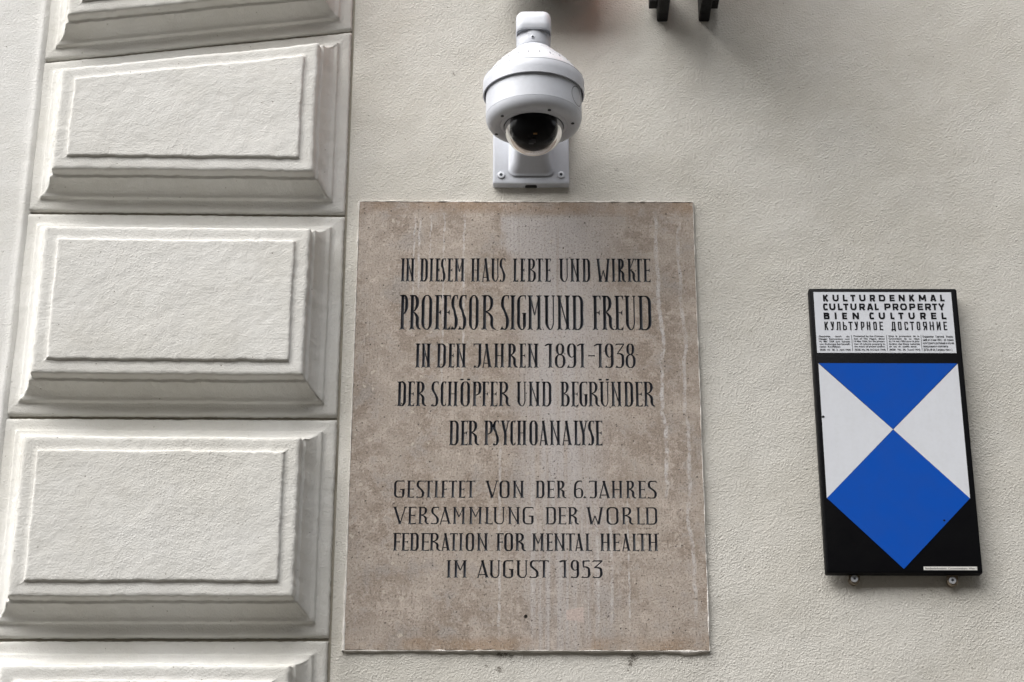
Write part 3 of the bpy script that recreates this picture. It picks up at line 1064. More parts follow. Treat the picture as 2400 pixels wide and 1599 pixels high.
L7 = [('V', 0, 120, 310), ('E', 0, 325, 440), ('R', 0, 465, 612), ('S', 0, 635, 748), ('A', 0, 748, 915), ('M', 0, 935, 1108), ('M', 0, 1155, 1338), ('L', 0, 1375, 1482), ('U', 0, 1487, 1642), ('N', 0, 1687, 1852), ('G', 1, 30, 180), ('D', 1, 340, 482), ('E', 1, 510, 625), ('R', 1, 645, 795), ('W', 1, 898, 1130), ('O', 1, 1172, 1332), ('R', 1, 1378, 1537), ('L', 1, 1578, 1690), ('D', 1, 1700, 1860)]
L8 = [('F', 0, 122, 226), ('E', 0, 235, 340), ('D', 0, 350, 472), ('E', 0, 502, 620), ('R', 0, 620, 772), ('A', 0, 770, 905), ('T', 0, 898, 1003), ('I', 0, 1020, 1075), ('O', 0, 1113, 1228), ('N', 0, 1262, 1418), ('F', 0, 1527, 1628), ('O', 0, 1637, 1757), ('R', 0, 1783, 1932), ('M', 1, 155, 325), ('E', 1, 345, 442), ('N', 1, 455, 612), ('T', 1, 618, 742), ('A', 1, 730, 862), ('L', 1, 880, 977), ('H', 1, 1082, 1228), ('E', 1, 1250, 1355), ('A', 1, 1370, 1500), ('L', 1, 1517, 1617), ('T', 1, 1592, 1728), ('H', 1, 1730, 1877)]
L9 = [('I', 0, 848, 918), ('M', 0, 948, 1130), ('A', 0, 1255, 1430), ('U', 0, 1432, 1582), ('G', 0, 1620, 1765), ('U', 0, 1798, 1955), ('S', 1, 118, 247), ('T', 1, 253, 387), ('1', 1, 532, 635), ('9', 1, 680, 797), ('5', 1, 825, 952), ('3', 1, 975, 1117)]
LINES = [(L1, SA, (900, 1220), 605.6, 660.3, 606.6, 661.6, 5.8, 2.1), (L2, SA, (900, 1220), 691.2, 773.0, 693.4, 774.4, 7.2, 2.4),
         (L3, SA, (900, 1220), 805.2, 861.8, 805.7, 862.8, 6.4, 2.3), (L4, SA, (900, 1220), 894.3, 952.5, 895.0, 953.4, 6.2, 2.2),
         (L5, SE, (1020, 1020), 985.8, 1044.0, 986.2, 1044.5, 6.2, 2.3), (L6, SF, (900, 1220), 1126.5, 1166.7, 1127.2, 1168.6, 5.5, 2.3),
         (L7, SF, (900, 1220), 1187.8, 1228.8, 1189.4, 1229.8, 5.3, 2.3), (L8, SF, (900, 1220), 1249.4, 1291.3, 1251.0, 1292.3, 5.7, 2.3),
         (L9, SF, (900, 1220), 1313.0, 1354.5, 1313.8, 1355.0, 5.8, 2.4)]

glyphs = []
for line, sc, offs, tl_, bl_, trr, brr_, Tpx, tpx in LINES:
    for ch, reg, a, b in line:
        ua, ub = offs[reg] + a / sc, offs[reg] + b / sc
        f = ((ua + ub) / 2 - 930) / 580
        vt, vb = tl_ + (trr - tl_) * f, bl_ + (brr_ - bl_) * f
        vm = (vt + vb) / 2
        xa, _ = to_pl(ua, vm)
        xb, _ = to_pl(ub, vm)
        _, zt = to_pl((ua + ub) / 2, vt)
        _, zb = to_pl((ua + ub) / 2, vb)
        pxmm = (xb - xa) / (ub - ua)
        W, H = xb - xa, zt - zb
        st = roman(ch, W, H, Tpx * pxmm * random.uniform(.97, 1.04), tpx * pxmm)
        glyphs.append([([(xa + q[0], zb + q[1]) for q in pl], [(xa + q[0], zb + q[1]) for q in cl]) for pl, cl in st])

# slab outline, slightly chipped
PW, PH = (PX1 - PX0) * 1000, (PZ1 - PZ0) * 1000
border = []
for (ax, az), (bx, bz), n in (((0, 0), (PW, 0), 90), ((PW, 0), (PW, PH), 110), ((PW, PH), (0, PH), 90), ((0, PH), (0, 0), 110)):
    for i in range(n):
        t = i / n
        x, z = ax + (bx - ax) * t, az + (bz - az) * t
        w = (fbm(x / 1000, z / 1000, 25, 3, 5) * .7 + max(0, fbm(x / 1000, z / 1000, 60, 2, 15) - .35) * 3.0)
        border.append((x - w * (1 if (x > PW * .5) == (abs(ax - bx) < 1) else 0) * (abs(ax - bx) < 1), z + (w * (1 if z < PH * .5 else -1) if abs(az - bz) < 1 else 0)))
# drilled hole
hc = to_pl(1232.2, 1445)
hole_poly = [(hc[0] + 3.4 * math.cos(k * math.pi / 9), hc[1] + 3.4 * math.sin(k * math.pi / 9)) for k in range(18)]
all_groups = glyphs + [[(hole_poly, [hc])]]
v2, gfaces, rest = cdt(all_groups, border)
v2 = np.array([(q.x, q.y) for q in v2])


def wpt(i, depth=0.0):
    return (PX0 + v2[i][0] / 1000, PY + depth, PZ0 + v2[i][1] / 1000)


# limestone material
def stone():
    m = NT('limestone')
    p = m.pos()
    sub = m.n('ShaderNodeVectorMath', operation='SUBTRACT')
    m.l(p, sub.inputs[0])
    sub.inputs[1].default_value = (PX0, PY, PZ0)
    q = sub.outputs[0]
    sep = m.n('ShaderNodeSeparateXYZ')
    m.l(q, sep.inputs[0])
    X, Z = sep.outputs[0], sep.outputs[2]
    W, H = PX1 - PX0, PZ1 - PZ0
    warm, brown, grey, pale = (.372, .318, .270), (.285, .232, .188), (.445, .415, .402), (.56, .535, .525)
    cloud = m.noise(q, 9, 5, .62)
    col = m.mix(m.ramp(cloud, .42, .58), warm, brown)
    mott = m.noise(q, 34, 6, .78)
    col = m.mix(m.ramp(mott, .46, .60, 0, .85), col, (.48, .41, .355))
    cl2 = m.noise(q, 17, 5, .7)
    col = m.mix(m.ramp(cl2, .50, .64, 0, .7), col, (.29, .262, .238))
    # washed grey-lilac zone where water runs down from the camera
    wob = m.math('MULTIPLY', m.math('SUBTRACT', m.noise(q, 7, 3), .5), .08)
    xx = m.math('ADD', X, wob)
    xl_ = m.math('ADD', X, m.math('MULTIPLY', m.math('SUBTRACT', m.noise(q, 16, 4, .6), .5), .05))
    soft = m.math('MULTIPLY', m.ramp(Z, .80 * H, .92 * H, 1, 0), .09)
    edge_l = m.ramp(m.math('DIVIDE', m.math('SUBTRACT', xl_, .425 * W), m.math('ADD', soft, .012)), 0, 1)
    edge_r = m.ramp(m.math('ADD', xx, m.math('MULTIPLY', m.noise(q, 11, 4), .1)), .66 * W, .90 * W, 1, 0)
    runs = m.noise(m.scale(q, (75, 1, 2.2)), 1.0, 4, .65)
    runs2 = m.noise(m.scale(q, (170, 1, 3.0)), 1.0, 3, .6)
    zone = m.math('MULTIPLY', m.math('MULTIPLY', edge_l, edge_r), m.ramp(Z, .955 * H, .975 * H, 1, .15))
    zfac = m.math('MULTIPLY', zone, m.ramp(m.math('ADD', runs, m.math('MULTIPLY', Z, .22)), .40, .66, .20, .95))
    col = m.mix(zfac, col, grey)
    streak = m.math('MULTIPLY', m.ramp(runs2, .56, .72), m.ramp(m.math('ADD', zone, m.ramp(runs, .5, .7, 0, .5)), .1, .9, .12, .75))
    brk = m.ramp(m.noise(q, 22, 4, .65), .38, .62)
    col = m.mix(m.math('MULTIPLY', m.math('MULTIPLY', streak, brk), .95), col, pale)
    # single pale runs with their own course
    wa = m.math('MULTIPLY', m.math('SUBTRACT', m.noise(m.scale(q, (0, 0, 5.5)), 1.0, 2), .5), .05)
    wb = m.math('MULTIPLY', m.math('SUBTRACT', m.noise(m.scale(q, (0, 0, 30)), 1.0, 3), .5), .010)
    for fx, wd, z0, z1, st, dr in ((.895, .0032, .30, .98, .65, .05), (.960, .0030, .05, .97, .5, .045), (.165, .0015, .70, .99, .55, -.01), (.182, .0018, .76, .99, .6, .0),
                                   (.215, .0014, .80, .985, .45, 0), (.255, .0016, .50, .985, .5, 0), (.315, .0018, .55, .985, .55, 0), (.425, .0022, .0, .45, .5, 0),
                                   (.515, .0016, .0, .35, .4, 0), (.700, .0020, .03, .30, .55, 0), (.735, .0025, .03, .30, .45, .01), (.785, .0015, .02, .33, .5, 0)):
        cx = m.math('ADD', m.math('MULTIPLY', wa, 1 if fx > .85 else .15), m.math('MULTIPLY', m.math('SUBTRACT', Z, H * .5), -dr * .35))
        dx = m.math('ABSOLUTE', m.math('SUBTRACT', m.math('SUBTRACT', X, fx * W), m.math('ADD', cx, wb)))
        band = m.ramp(dx, wd * .5, wd * 1.7, 1, 0)
        lim = m.math('MULTIPLY', m.ramp(Z, z0 * H, (z0 + .06) * H), m.ramp(Z, (z1 - .04) * H, z1 * H, 1, 0))
        br = m.ramp(m.noise(q, 45, 3, .7), .38, .62, .12, .95)
        col = m.mix(m.math('MULTIPLY', m.math('MULTIPLY', m.math('MULTIPLY', band, lim), br), min(1.0, st * 1.5)), col, pale)
    # ochre rim near the edges
    dl = m.math('MINIMUM', Z, m.math('SUBTRACT', H, Z))
    rim = m.math('MULTIPLY', m.ramp(m.math('ADD', dl, m.math('MULTIPLY', wob, .25)), .012, .034, 1, 0), m.ramp(m.noise(q, 6, 3), .40, .62))
    col = m.mix(m.math('MULTIPLY', rim, .55), col, (.30, .19, .105))
    # fossils and specks
    vf = m.n('ShaderNodeTexVoronoi', feature='F1')
    vf.inputs['Scale'].default_value = 62
    wq = m.n('ShaderNodeVectorMath', operation='ADD')
    m.l(q, wq.inputs[0])
    m.l(m.scale(m.noise(q, 60, 2, .5, 0, 1), (.016, .0, .016)), wq.inputs[1])
    m.l(wq.outputs[0], vf.inputs['Vector'])
    pick = m.ramp(m.n('ShaderNodeSeparateColor').outputs[0], 0, 1)
    sc_ = m.n('ShaderNodeSeparateColor')
    m.l(vf.outputs['Color'], sc_.inputs[0])
    size = m.ramp(sc_.outputs[0], .40, 1.0, 0, .30, 'LINEAR')
    fos = m.ramp(m.math('SUBTRACT', vf.outputs['Distance'], size), -.05, .02, 1, 0)
    left = m.ramp(X, .25 * W, .6 * W, 1, .45)
    col = m.mix(m.math('MULTIPLY', m.math('MULTIPLY', fos, left), m.ramp(sc_.outputs[1], .2, .8, .25, .9)), col, (.50, .44, .375))
    vg = m.n('ShaderNodeTexVoronoi', feature='F1')
    vg.inputs['Scale'].default_value = 21
    m.l(wq.outputs[0], vg.inputs['Vector'])
    sg = m.n('ShaderNodeSeparateColor')
    m.l(vg.outputs['Color'], sg.inputs[0])
    big = m.math('MULTIPLY', m.ramp(m.math('SUBTRACT', vg.outputs['Distance'], m.ramp(sg.outputs[0], .6, 1.0, .03, .13, 'LINEAR')), -.02, .012, 1, 0), m.ramp(sg.outputs[0], .58, .62))
    col = m.mix(m.math('MULTIPLY', m.math('MULTIPLY', big, left), .8), col, (.54, .47, .41))
    fine = m.noise(q, 240, 3, .8)
    col = m.mix(m.ramp(fine, .52, .64, 0, .50), col, (.54, .485, .43))
    fine2 = m.noise(q, 290, 3, .8)
    dk = m.ramp(fine2, .54, .66)
    col = m.mix(m.math('MULTIPLY', dk, .66), col, (.12, .09, .07))
    vd = m.n('ShaderNodeTexVoronoi', feature='F1')
    vd.inputs['Scale'].default_value = 90
    m.l(q, vd.inputs['Vector'])
    sd = m.n('ShaderNodeSeparateColor')
    m.l(vd.outputs['Color'], sd.inputs[0])
    pit = m.math('MULTIPLY', m.ramp(vd.outputs['Distance'], .07, .16, 1, 0), m.ramp(sd.outputs[0], .70, .76))
    col = m.mix(m.math('MULTIPLY', pit, .85), col, (.05, .04, .035))
    # pale repaired patch near the lower edge, and a clay stain by its hole
    pc = to_pl(1347, 1441)
    px_ = m.math('DIVIDE', m.math('SUBTRACT', X, pc[0] / 1000), .0165)
    pz_ = m.math('DIVIDE', m.math('SUBTRACT', Z, pc[1] / 1000), .0125)
    jag = m.math('MULTIPLY', m.math('SUBTRACT', m.noise(q, 70, 3), .5), .9)
    pd = m.math('ADD', m.math('MAXIMUM', m.math('ABSOLUTE', px_), m.math('ADD', m.math('ABSOLUTE', pz_), m.math('MULTIPLY', px_, -.15))), jag)
    col = m.mix(m.ramp(pd, .92, 1.02, .85, 0), col, (.50, .41, .37))
    m.l(col, m.b.inputs['Base Color'])
    h = m.math('SUBTRACT', m.math('MULTIPLY', fine, .8), m.math('ADD', m.math('MULTIPLY', pit, 1.2), m.math('MULTIPLY', dk, .5)))
    m.l(m.bump(h, .0022, .8), m.b.inputs['Normal'])
    m.b.inputs['Roughness'].default_value = .68
    m.b.inputs['Specular IOR Level'].default_value = .35
    return m.m


M_STONE = stone()


def groove():
    m = NT('groove_paint')
    p = m.pos()
    nz = m.noise(p, 260, 3, .7)
    col = m.mix(m.ramp(nz, .45, .75, 0, .7), (.014, .017, .024), (.065, .07, .082))
    m.l(col, m.b.inputs['Base Color'])
    m.b.inputs['Roughness'].default_value = .36
    m.l(m.bump(m.noise(p, 500, 2), .0004, .6), m.b.inputs['Normal'])
    return m.m


M_GROOVE = groove()

# slab: front face, side faces
n_b = len(border)
sv_, sf_ = [wpt(i) for i in range(len(v2))], [list(f) for f in rest]
edges_cnt = {}
for fc in rest:
    for i in range(len(fc)):
        a, b = fc[i], fc[(i + 1) % len(fc)]
        edges_cnt[(a, b)] = edges_cnt.get((a, b), 0) + 1
letter_vs = set(i for fs in gfaces.values() for f in fs for i in f)
base_n = len(sv_)
sv_ += [(p_[0] + (-.0008 if p_[0] < PX0 + .1 else .0008 if p_[0] > PX1 - .1 else 0), PY + .0012, p_[2] + (-.0008 if p_[2] < PZ0 + .05 else .0008 if p_[2] > PZ1 - .05 else 0)) for p_ in sv_[:base_n]]
sv_ += [(p_[0], .012, p_[2]) for p_ in sv_[base_n:2 * base_n]]
for (a, b), c in edges_cnt.items():
    if (b, a) not in edges_cnt and not (a in letter_vs and b in letter_vs):
        sf_.append((b, a, a + base_n, b + base_n))
        sf_.append((b + base_n, a + base_n, a + 2 * base_n, b + 2 * base_n))
used = sorted(set(i for f in sf_ for i in f))
remap = {o_: k for k, o_ in enumerate(used)}
sf_ = [tuple(remap[i] for i in f) for f in sf_]
slab = mesh_obj('slab', [sv_[i] for i in used], sf_, M_STONE, plaque)

# letters: V-cut grooves, each its own part
all_edge = {}
for gi, fs in gfaces.items():
    for f in fs:
        for i in range(len(f)):
            a, b = f[i], f[(i + 1) % len(f)]
            all_edge[(a, b)] = 1
bedges = [(a, b) for (a, b) in all_edge if (b, a) not in all_edge]
bv = np.array([[v2[a], v2[b]] for a, b in bedges])
bset = set(i for e in bedges for i in e)
bmin, bmax = bv.min(axis=1), bv.max(axis=1)
HOLE = len(glyphs)
for gi in sorted(gfaces):
    fs = gfaces[gi]
    ids = sorted(set(i for f in fs for i in f))
    pts = v2[ids]
    lo, hi = pts.min(axis=0) - 3, pts.max(axis=0) + 3
    sel = bv[((bmax >= lo) & (bmin <= hi)).all(axis=1)]
    A, B = sel[:, 0], sel[:, 1]
    AB = B - A
    L = (AB ** 2).sum(1) + 1e-12
    dep = {}
    for i in ids:
        if i in bset:
            dep[i] = 0.0
            continue
        q = v2[i] - A
        t = np.clip((q * AB).sum(1) / L, 0, 1)
        dd = np.sqrt((((A + AB * t[:, None]) - v2[i]) ** 2).sum(1)).min()
        dep[i] = min(dd * 1.35, 4.0) / 1000 if gi != HOLE else .010
    if gi == HOLE:
        mb = MB()
        c3 = (PX0 + hc[0] / 1000, PZ0 + hc[1] / 1000)
        mb.disc_y(c3[0], c3[1], [(.0034, PY + .0002), (.0032, PY + .004), (.003, .006)], 18)
        mb.build('drill_hole', M_GAP, plaque)
        continue
    rm = {o_: k for k, o_ in enumerate(ids)}
    mesh_obj('letter', [wpt(i, dep[i] + .0001) for i in ids], [tuple(rm[i] for i in f) for f in fs], M_GROOVE, plaque)

# pale pointing that closes the gap around the slab
mb = MB()


def seam(ax, az, bx, bz, w, h, seed, n=160, lump=0.0):
    vs = []
    for i in range(n + 1):
        t = i / n
        x, z = ax + (bx - ax) * t, az + (bz - az) * t
        d = Vector((bx - ax, bz - az)).normalized()
        nx, nz = -d.y, d.x
        a = w * (.55 + .9 * abs(fbm(x, z, 30, 3, seed))) * (1 + lump * max(0, fbm(x, z, 9, 2, seed + 3)))
        o_ = fbm(x, z, 20, 2, seed + 9) * .0006
        hh = h * (1 + .5 * fbm(x, z, 60, 2, seed + 5))
        for k, (s, y) in enumerate(((-1.5, .003), (-.7, -hh * .6), (0, -hh), (.7, -hh * .75), (1.2, .003))):
            vs.append((x + nx * (s * a + o_), y, z + nz * (s * a + o_)))
    fs = [(i * 5 + k, i * 5 + k + 1, (i + 1) * 5 + k + 1, (i + 1) * 5 + k) for i in range(n) for k in range(4)]
    mb.add(vs, fs)


seam(PX0 - .0008, PZ0 - .002, PX0 - .0008, PZ1 + .002, .0022, .0066, 1.0, lump=3.0)
seam(PX1 + .0006, PZ1 + .001, PX1 + .0006, PZ0 - .001, .0018, .0060, 2.0, lump=2.0)
seam(PX0 - .001, PZ1 + .0014, PX1 + .001, PZ1 + .0014, .0024, .0060, 3.0, lump=2.5)
seam(PX1 + .001, PZ0 - .0014, PX0 - .001, PZ0 - .0014, .0024, .0062, 4.0, lump=2.5)
mb.build('mortar_seam', M_MORTAR, plaque, True)


# ------------------------------------------------------------------ the cultural property sign
SY = -.028
stl, strr, sbr, sbl = at(1895, 675, SY), at(2242, 676, SY), at(2305, 1346, SY), at(1937, 1342, SY)
SX0, SX1 = (stl.x + sbl.x) / 2, (strr.x + sbr.x) / 2
SZ0, SZ1 = (sbl.z + sbr.z) / 2, (stl.z + strr.z) / 2
sign = empty('enamel_sign', (SX0, SY, SZ0))
tag(sign, 'tall black enamel sign with blue and white shield emblem and four-language heading', 'sign')
mb = MB()
mb.box(SX0, SX1, SY, SY + .018, SZ0, SZ1, .004)
board = mb.build('board', M_ENAMEL_BLACK, sign)
sharp_smooth(board, 40)


def flat(name, pts, y, mat, parent):
    vs = [(at(u, v, SY).x, y, at(u, v, SY).z) for u, v in pts]
    n = len(vs)
    vs += [(a, SY + .0005, b) for a, _, b in vs]
    fs = [tuple(range(n)), tuple(reversed(range(n, 2 * n)))] + [(i, i + n, (i + 1) % n + n, (i + 1) % n) for i in range(n)]
    return mesh_obj(name, vs, fs, mat, parent)


def rect_of(tlp, trp, brp, blp):
    a, b, c, d = (at(*q, SY) for q in (tlp, trp, brp, blp))
    return (a.x + d.x) / 2, (b.x + c.x) / 2, (c.z + d.z) / 2, (a.z + b.z) / 2


wx0, wx1, wz0, wz1 = rect_of((1907, 685.5), (2229, 685), (2241.6, 828), (1914.7, 827))
mb = MB()
mb.box(wx0, wx1, SY - .0004, SY + .0005, wz0, wz1)
mb.build('heading_panel', M_ENAMEL_WHITE, sign)
# emblem: straight-sided symmetric shield
e_tl, e_tr, e_c = at(1917.5, 852, SY), at(2244, 852, SY), at(2094.4, 1006.8, SY)
e_l, e_r, e_b = at(1938.4, 1166.7, SY), at(2274, 1169.5, SY), at(2123.4, 1333.8, SY)
ex0, ex1 = (e_tl.x + e_l.x) / 2, (e_tr.x + e_r.x) / 2
exc = (ex0 + ex1) / 2
ezt, ezm = (e_tl.z + e_tr.z) / 2, (e_l.z + e_r.z) / 2


def prism(name, pts, mat, lift):
    n = len(pts)
    vs = [(x, SY - lift, z) for x, z in pts] + [(x, SY + .0005, z) for x, z in pts]
    fs = [tuple(range(n)), tuple(reversed(range(n, 2 * n)))] + [(i, (i + 1) % n, (i + 1) % n + n, i + n) for i in range(n)]
    return mesh_obj(name, vs, fs, mat, sign)


prism('white_field', [(ex0, ezt - .0006), (ex0, ezm), (exc - .0004, e_c.z)], M_ENAMEL_WHITE, .0005)
prism('white_field', [(ex1, ezt - .0006), (exc + .0004, e_c.z), (ex1, ezm)], M_ENAMEL_WHITE, .0005)
prism('blue_field', [(ex0 + .001, ezt), (exc, e_c.z + .0006), (ex1 - .001, ezt)], M_ENAMEL_BLUE, .0007)
prism('blue_field', [(ex0 + .0003, ezm), (exc, e_b.z), (ex1 - .0003, ezm), (exc, e_c.z - .0006)], M_ENAMEL_BLUE, .0007)
# chipped spots in the enamel
for cu, cv_, r in ((1929, 977, .0032), (2213, 1220, .0028)):
    c = at(cu, cv_, SY)
    rr = random.Random(cu)
    pts = [(c.x + r * rr.uniform(.6, 1.15) * math.cos(k * .7), c.z + r * rr.uniform(.5, .9) * math.sin(k * .7)) for k in range(9)]
    prism('enamel_chip', pts, M_PRINT, .0010)

SR = 2354 / 380
H1 = [('K', 240, 318), ('U', 378, 468), ('L', 527, 595), ('T', 637, 710), ('U', 765, 857), ('R', 918, 998), ('D', 1050, 1145), ('E', 1205, 1280), ('N', 1338, 1427), ('K', 1490, 1570), ('M', 1628, 1737), ('A', 1795, 1882), ('L', 1940, 2003)]
H2 = [('C', 240, 308), ('U', 330, 420), ('L', 455, 522), ('T', 535, 610), ('U', 637, 727), ('R', 765, 852), ('A', 878, 968), ('L', 990, 1047), ('P', 1130, 1222), ('R', 1250, 1337), ('O', 1358, 1460), ('P', 1492, 1580), ('E', 1612, 1692), ('R', 1720, 1810), ('T', 1825, 1897), ('Y', 1912, 2008)]
H3 = [('B', 250, 335), ('I', 410, 437), ('E', 518, 588), ('N', 668, 762), ('C', 912, 980), ('U', 1048, 1140), ('L', 1218, 1275), ('T', 1335, 1410), ('U', 1480, 1572), ('R', 1650, 1735), ('E', 1808, 1885), ('L', 1960, 2030)]
H4 = [('К', 262, 318), ('У', 350, 402), ('Л', 433, 495), ('Ь', 528, 585), ('Т', 610, 672), ('У', 698, 750), ('Р', 790, 840), ('Н', 876, 928), ('О', 970, 1022), ('Е', 1060, 1112), ('Д', 1230, 1295), ('О', 1328, 1380), ('С', 1422, 1475), ('Т', 1503, 1563), ('О', 1600, 1652), ('Я', 1692, 1750), ('Н', 1788, 1850), ('И', 1890, 1947), ('Е', 1990, 2042)]
for line, yt, yb, Tz in ((H1, 195, 290, 26), (H2, 322, 418, 26), (H3, 453, 550, 27), (H4, 585, 708, 18.5)):
    gl = []
    for ch, a, b in line:
        skew = 0.0
        pa, pb = at(1890 + a / SR, 660 + (yt + yb) / 2 / SR, SY), at(1890 + b / SR, 660 + (yt + yb) / 2 / SR, SY)
        pt, pbm = at(1890 + (a + b) / 2 / SR, 660 + yt / SR, SY), at(1890 + (a + b) / 2 / SR, 660 + yb / SR, SY)
        W, H = (pb.x - pa.x) * 1000, (pt.z - pbm.z) * 1000
        T = Tz / SR * W / ((b - a) / SR)
        st = sans(ch, W, H, T)
        gl.append([([(pa.x * 1000 + q[0], pbm.z * 1000 + q[1]) for q in pl], []) for pl, cl in st])
    vv, gf, _ = cdt(gl, None, False)
    fs = [f for k in gf.values() for f in k]
    mesh_obj('heading_line', [(q.x / 1000, SY - .0008, q.y / 1000) for q in vv], fs, M_PRINT, sign)


def small_text(rows, name, mat, bold=.012):
    """rows: (text, u0, u1, v_top_of_caps, v_base). One joined mesh of flat print"""
    mb = MB()
    for text, u0, u1, vt, vb in rows:
        cu = bpy.data.curves.new('t', 'FONT')
        cu.body = text
        cu.size = 1.0
        cu.offset = bold
        cu.resolution_u = 2
        o_ = bpy.data.objects.new('t', cu)
        me = bpy.data.meshes.new_from_object(o_)
        co = np.array([tuple(q.co) for q in me.vertices])
        if len(co) == 0:
            continue
        a, b = at(u0, vb, SY), at(u1, vb, SY)
        top = at(u0, vt, SY)
        x0, x1 = co[:, 0].min(), co[:, 0].max()
        cap = .70
        sx = (b.x - a.x) / (x1 - x0)
        sz = (top.z - a.z) / cap
        mb.add([(a.x + (q[0] - x0) * sx, SY - .0008, a.z + q[1] * sz) for q in co], [tuple(f.vertices) for f in me.polygons])
        bpy.data.objects.remove(o_)
        bpy.data.meshes.remove(me)
        bpy.data.curves.remove(cu)
    return mb.build(name, mat, sign)


def zrow(text, a, b, y, hgt=24):
    return (text, 1890 + a / SR, 1890 + b / SR, 660 + (y - hgt / 2) / SR, 660 + (y + hgt / 2) / SR)


C1 = [zrow('Geschützt      durch      die', 180, 626, 797), zrow('Haager  Konvention  vom', 182, 628, 834), zrow('14.  Mai  1954  zum  Schutze', 185, 633, 871), zrow('von Kulturgut bei bewaff-', 187, 635, 909), zrow('neten  Konflikten.', 190, 497, 946), zrow('(BGBl.  Nr.  58,  3.  April 1964)', 194, 640, 991)]
C2 = [zrow('Protected by the Conven-', 684, 1130, 794), zrow('tion  of  The  Hague,  dated', 686, 1132, 831), zrow('14 May 1954, for the protec-', 688, 1138, 868), zrow('tion of cultural property in', 692, 1140, 907), zrow('the event of armed conflict.', 695, 1142, 944), zrow('(BGBl. No. 58, 3rd April 1964)', 700, 1150, 990)]
C3 = [zrow('Sous  la  protection  de  la', 1190, 1638, 794), zrow('Convention   de   La   Haye', 1192, 1641, 831), zrow('du 14 mai 1954 pour la pro-', 1195, 1643, 868), zrow('tection des biens culturels', 1197, 1647, 907), zrow('en  cas  de  conflit  armé.', 1202, 1605, 944), zrow('(BGBl.  No.  58,  3 avril 1964)', 1206, 1652, 990)]
C4 = [zrow('Охраняется    Гаагской    Конвен-', 1686, 2134, 801, 28), zrow('цией от 14 мая 1954 г.  об  охране', 1690, 2136, 848, 28), zrow('культурного достояния в случае', 1694, 2143, 894, 28), zrow('вооруженного конфликта.', 1698, 2062, 942, 28), zrow('(БГБл, № 58, 3 апреля 1964 г. )', 1704, 2118, 992, 28)]
for c in (C1, C2, C3, C4):
    small_text(c, 'small_print', M_PRINT, .022)
for zu in (656, 1163, 1664):
    a, b = at(1890 + (zu - 2) / SR, 660 + 780 / SR, SY), at(1890 + (zu + 14) / SR, 660 + 1005 / SR, SY)
    xm = (a.x + b.x) / 2
    mb = MB()
    mb.add([(xm - .0004, SY - .0008, b.z), (xm + .0004, SY - .0008, b.z), (xm + .0004, SY - .0008, a.z), (xm - .0004, SY - .0008, a.z)], [(0, 1, 2, 3)])
    mb.build('column_rule', M_PRINT, sign)
lx0, lx1, lz0, lz1 = rect_of((2164.6, 1327.4), (2290, 1329.3), (2290.6, 1337.2), (2165, 1336))
mb = MB()
mb.box(lx0, lx1, SY - .0004, SY + .0005, lz0, lz1)
mb.build('maker_label', M_LABEL, sign)
small_text([('Bundesdenkmalamt  Conventionsbüro  Wien I', 2169, 2288, 1330.2, 1334.6)], 'label_print', M_PRINT, .0)

# fixing lugs under the sign, with washers and screws
for cu, cv_ in ((2003, 1356), (2233, 1360)):
    lc = at(cu - 1.5, cv_ - 2, -.010)
    mb = MB()
    r = .0105
    pts = [(lc.x + r * math.cos(math.radians(a)), lc.z - .004 + r * math.sin(math.radians(a))) for a in range(180, 361, 15)]
    pts += [(lc.x + r, lc.z + .035), (lc.x - r, lc.z + .035)]
    n = len(pts)
    vs = [(x, -.0140, z) for x, z in pts] + [(x, -.0105, z) for x, z in pts]
    mb.add(vs, [tuple(range(n)), tuple(reversed(range(n, 2 * n)))] + [(i, (i + 1) % n, (i + 1) % n + n, i + n) for i in range(n)])
    lug = mb.build('fixing_lug', M_RUSTY, sign)
    mb = MB()
    mb.disc_y(lc.x, lc.z - .0035, [(.0098, .002), (.0098, -.0100)], 24)
    mb.build('spacer', M_RUSTY, lug)
    sc_p = at(cu, cv_, -.018)
    mb = MB()
    mb.disc_y(sc_p.x, sc_p.z, [(.0035, .0), (.0035, -.014), (.0068, -.0141), (.0070, -.0170), (.0062, -.0182), (.0030, -.0184), (.0026, -.0165)], 28)
    s_ = mb.build('screw', M_STEEL, lug)
    mb = MB()
    mb.add([(sc_p.x + .0027 * (1 if k % 2 else .72) * math.cos(k * math.pi / 6 + .3), -.0186, sc_p.z + .0027 * (1 if k % 2 else .72) * math.sin(k * math.pi / 6 + .3)) for k in range(12)], [tuple(range(12))])
    mb.build('screw_socket', M_SOCKET, lug)

# ------------------------------------------------------------------ dome camera on its wall arm
E = .23
DX = at(1251, 300, -E).x


def zc(zoom_y):
    """height of a ring centre on the dome's axis from the reading in the enlarged photograph"""
    return at(1251, zoom_y / 3.335, -E).z


px_m = 1.0 / ((at(1351, 260, -E).x - at(1251, 260, -E).x) / 100)   # pixels per metre at the dome


def rz(zoom_r):
    return zoom_r / 3.335 / px_m


dome = empty('dome_camera', (DX, -E, zc(996)))
tag(dome, 'white dome security camera hanging from a wall arm above the stone plaque', 'security camera')
cy = -E
R400 = rz(397)
mb = MB()
zt, zs = zc(649), zc(757)
prof = [(rz(128), zc(398)), (rz(150), zc(409)), (rz(178), zc(434)), (rz(196), zc(448)), (rz(201), zc(456)), (rz(228), zc(477)), (rz(268), zc(508)), (rz(306), zc(544)),
        (rz(340), zc(583)), (rz(362), zc(612)), (rz(374), zc(636)), (rz(378), zc(668))]
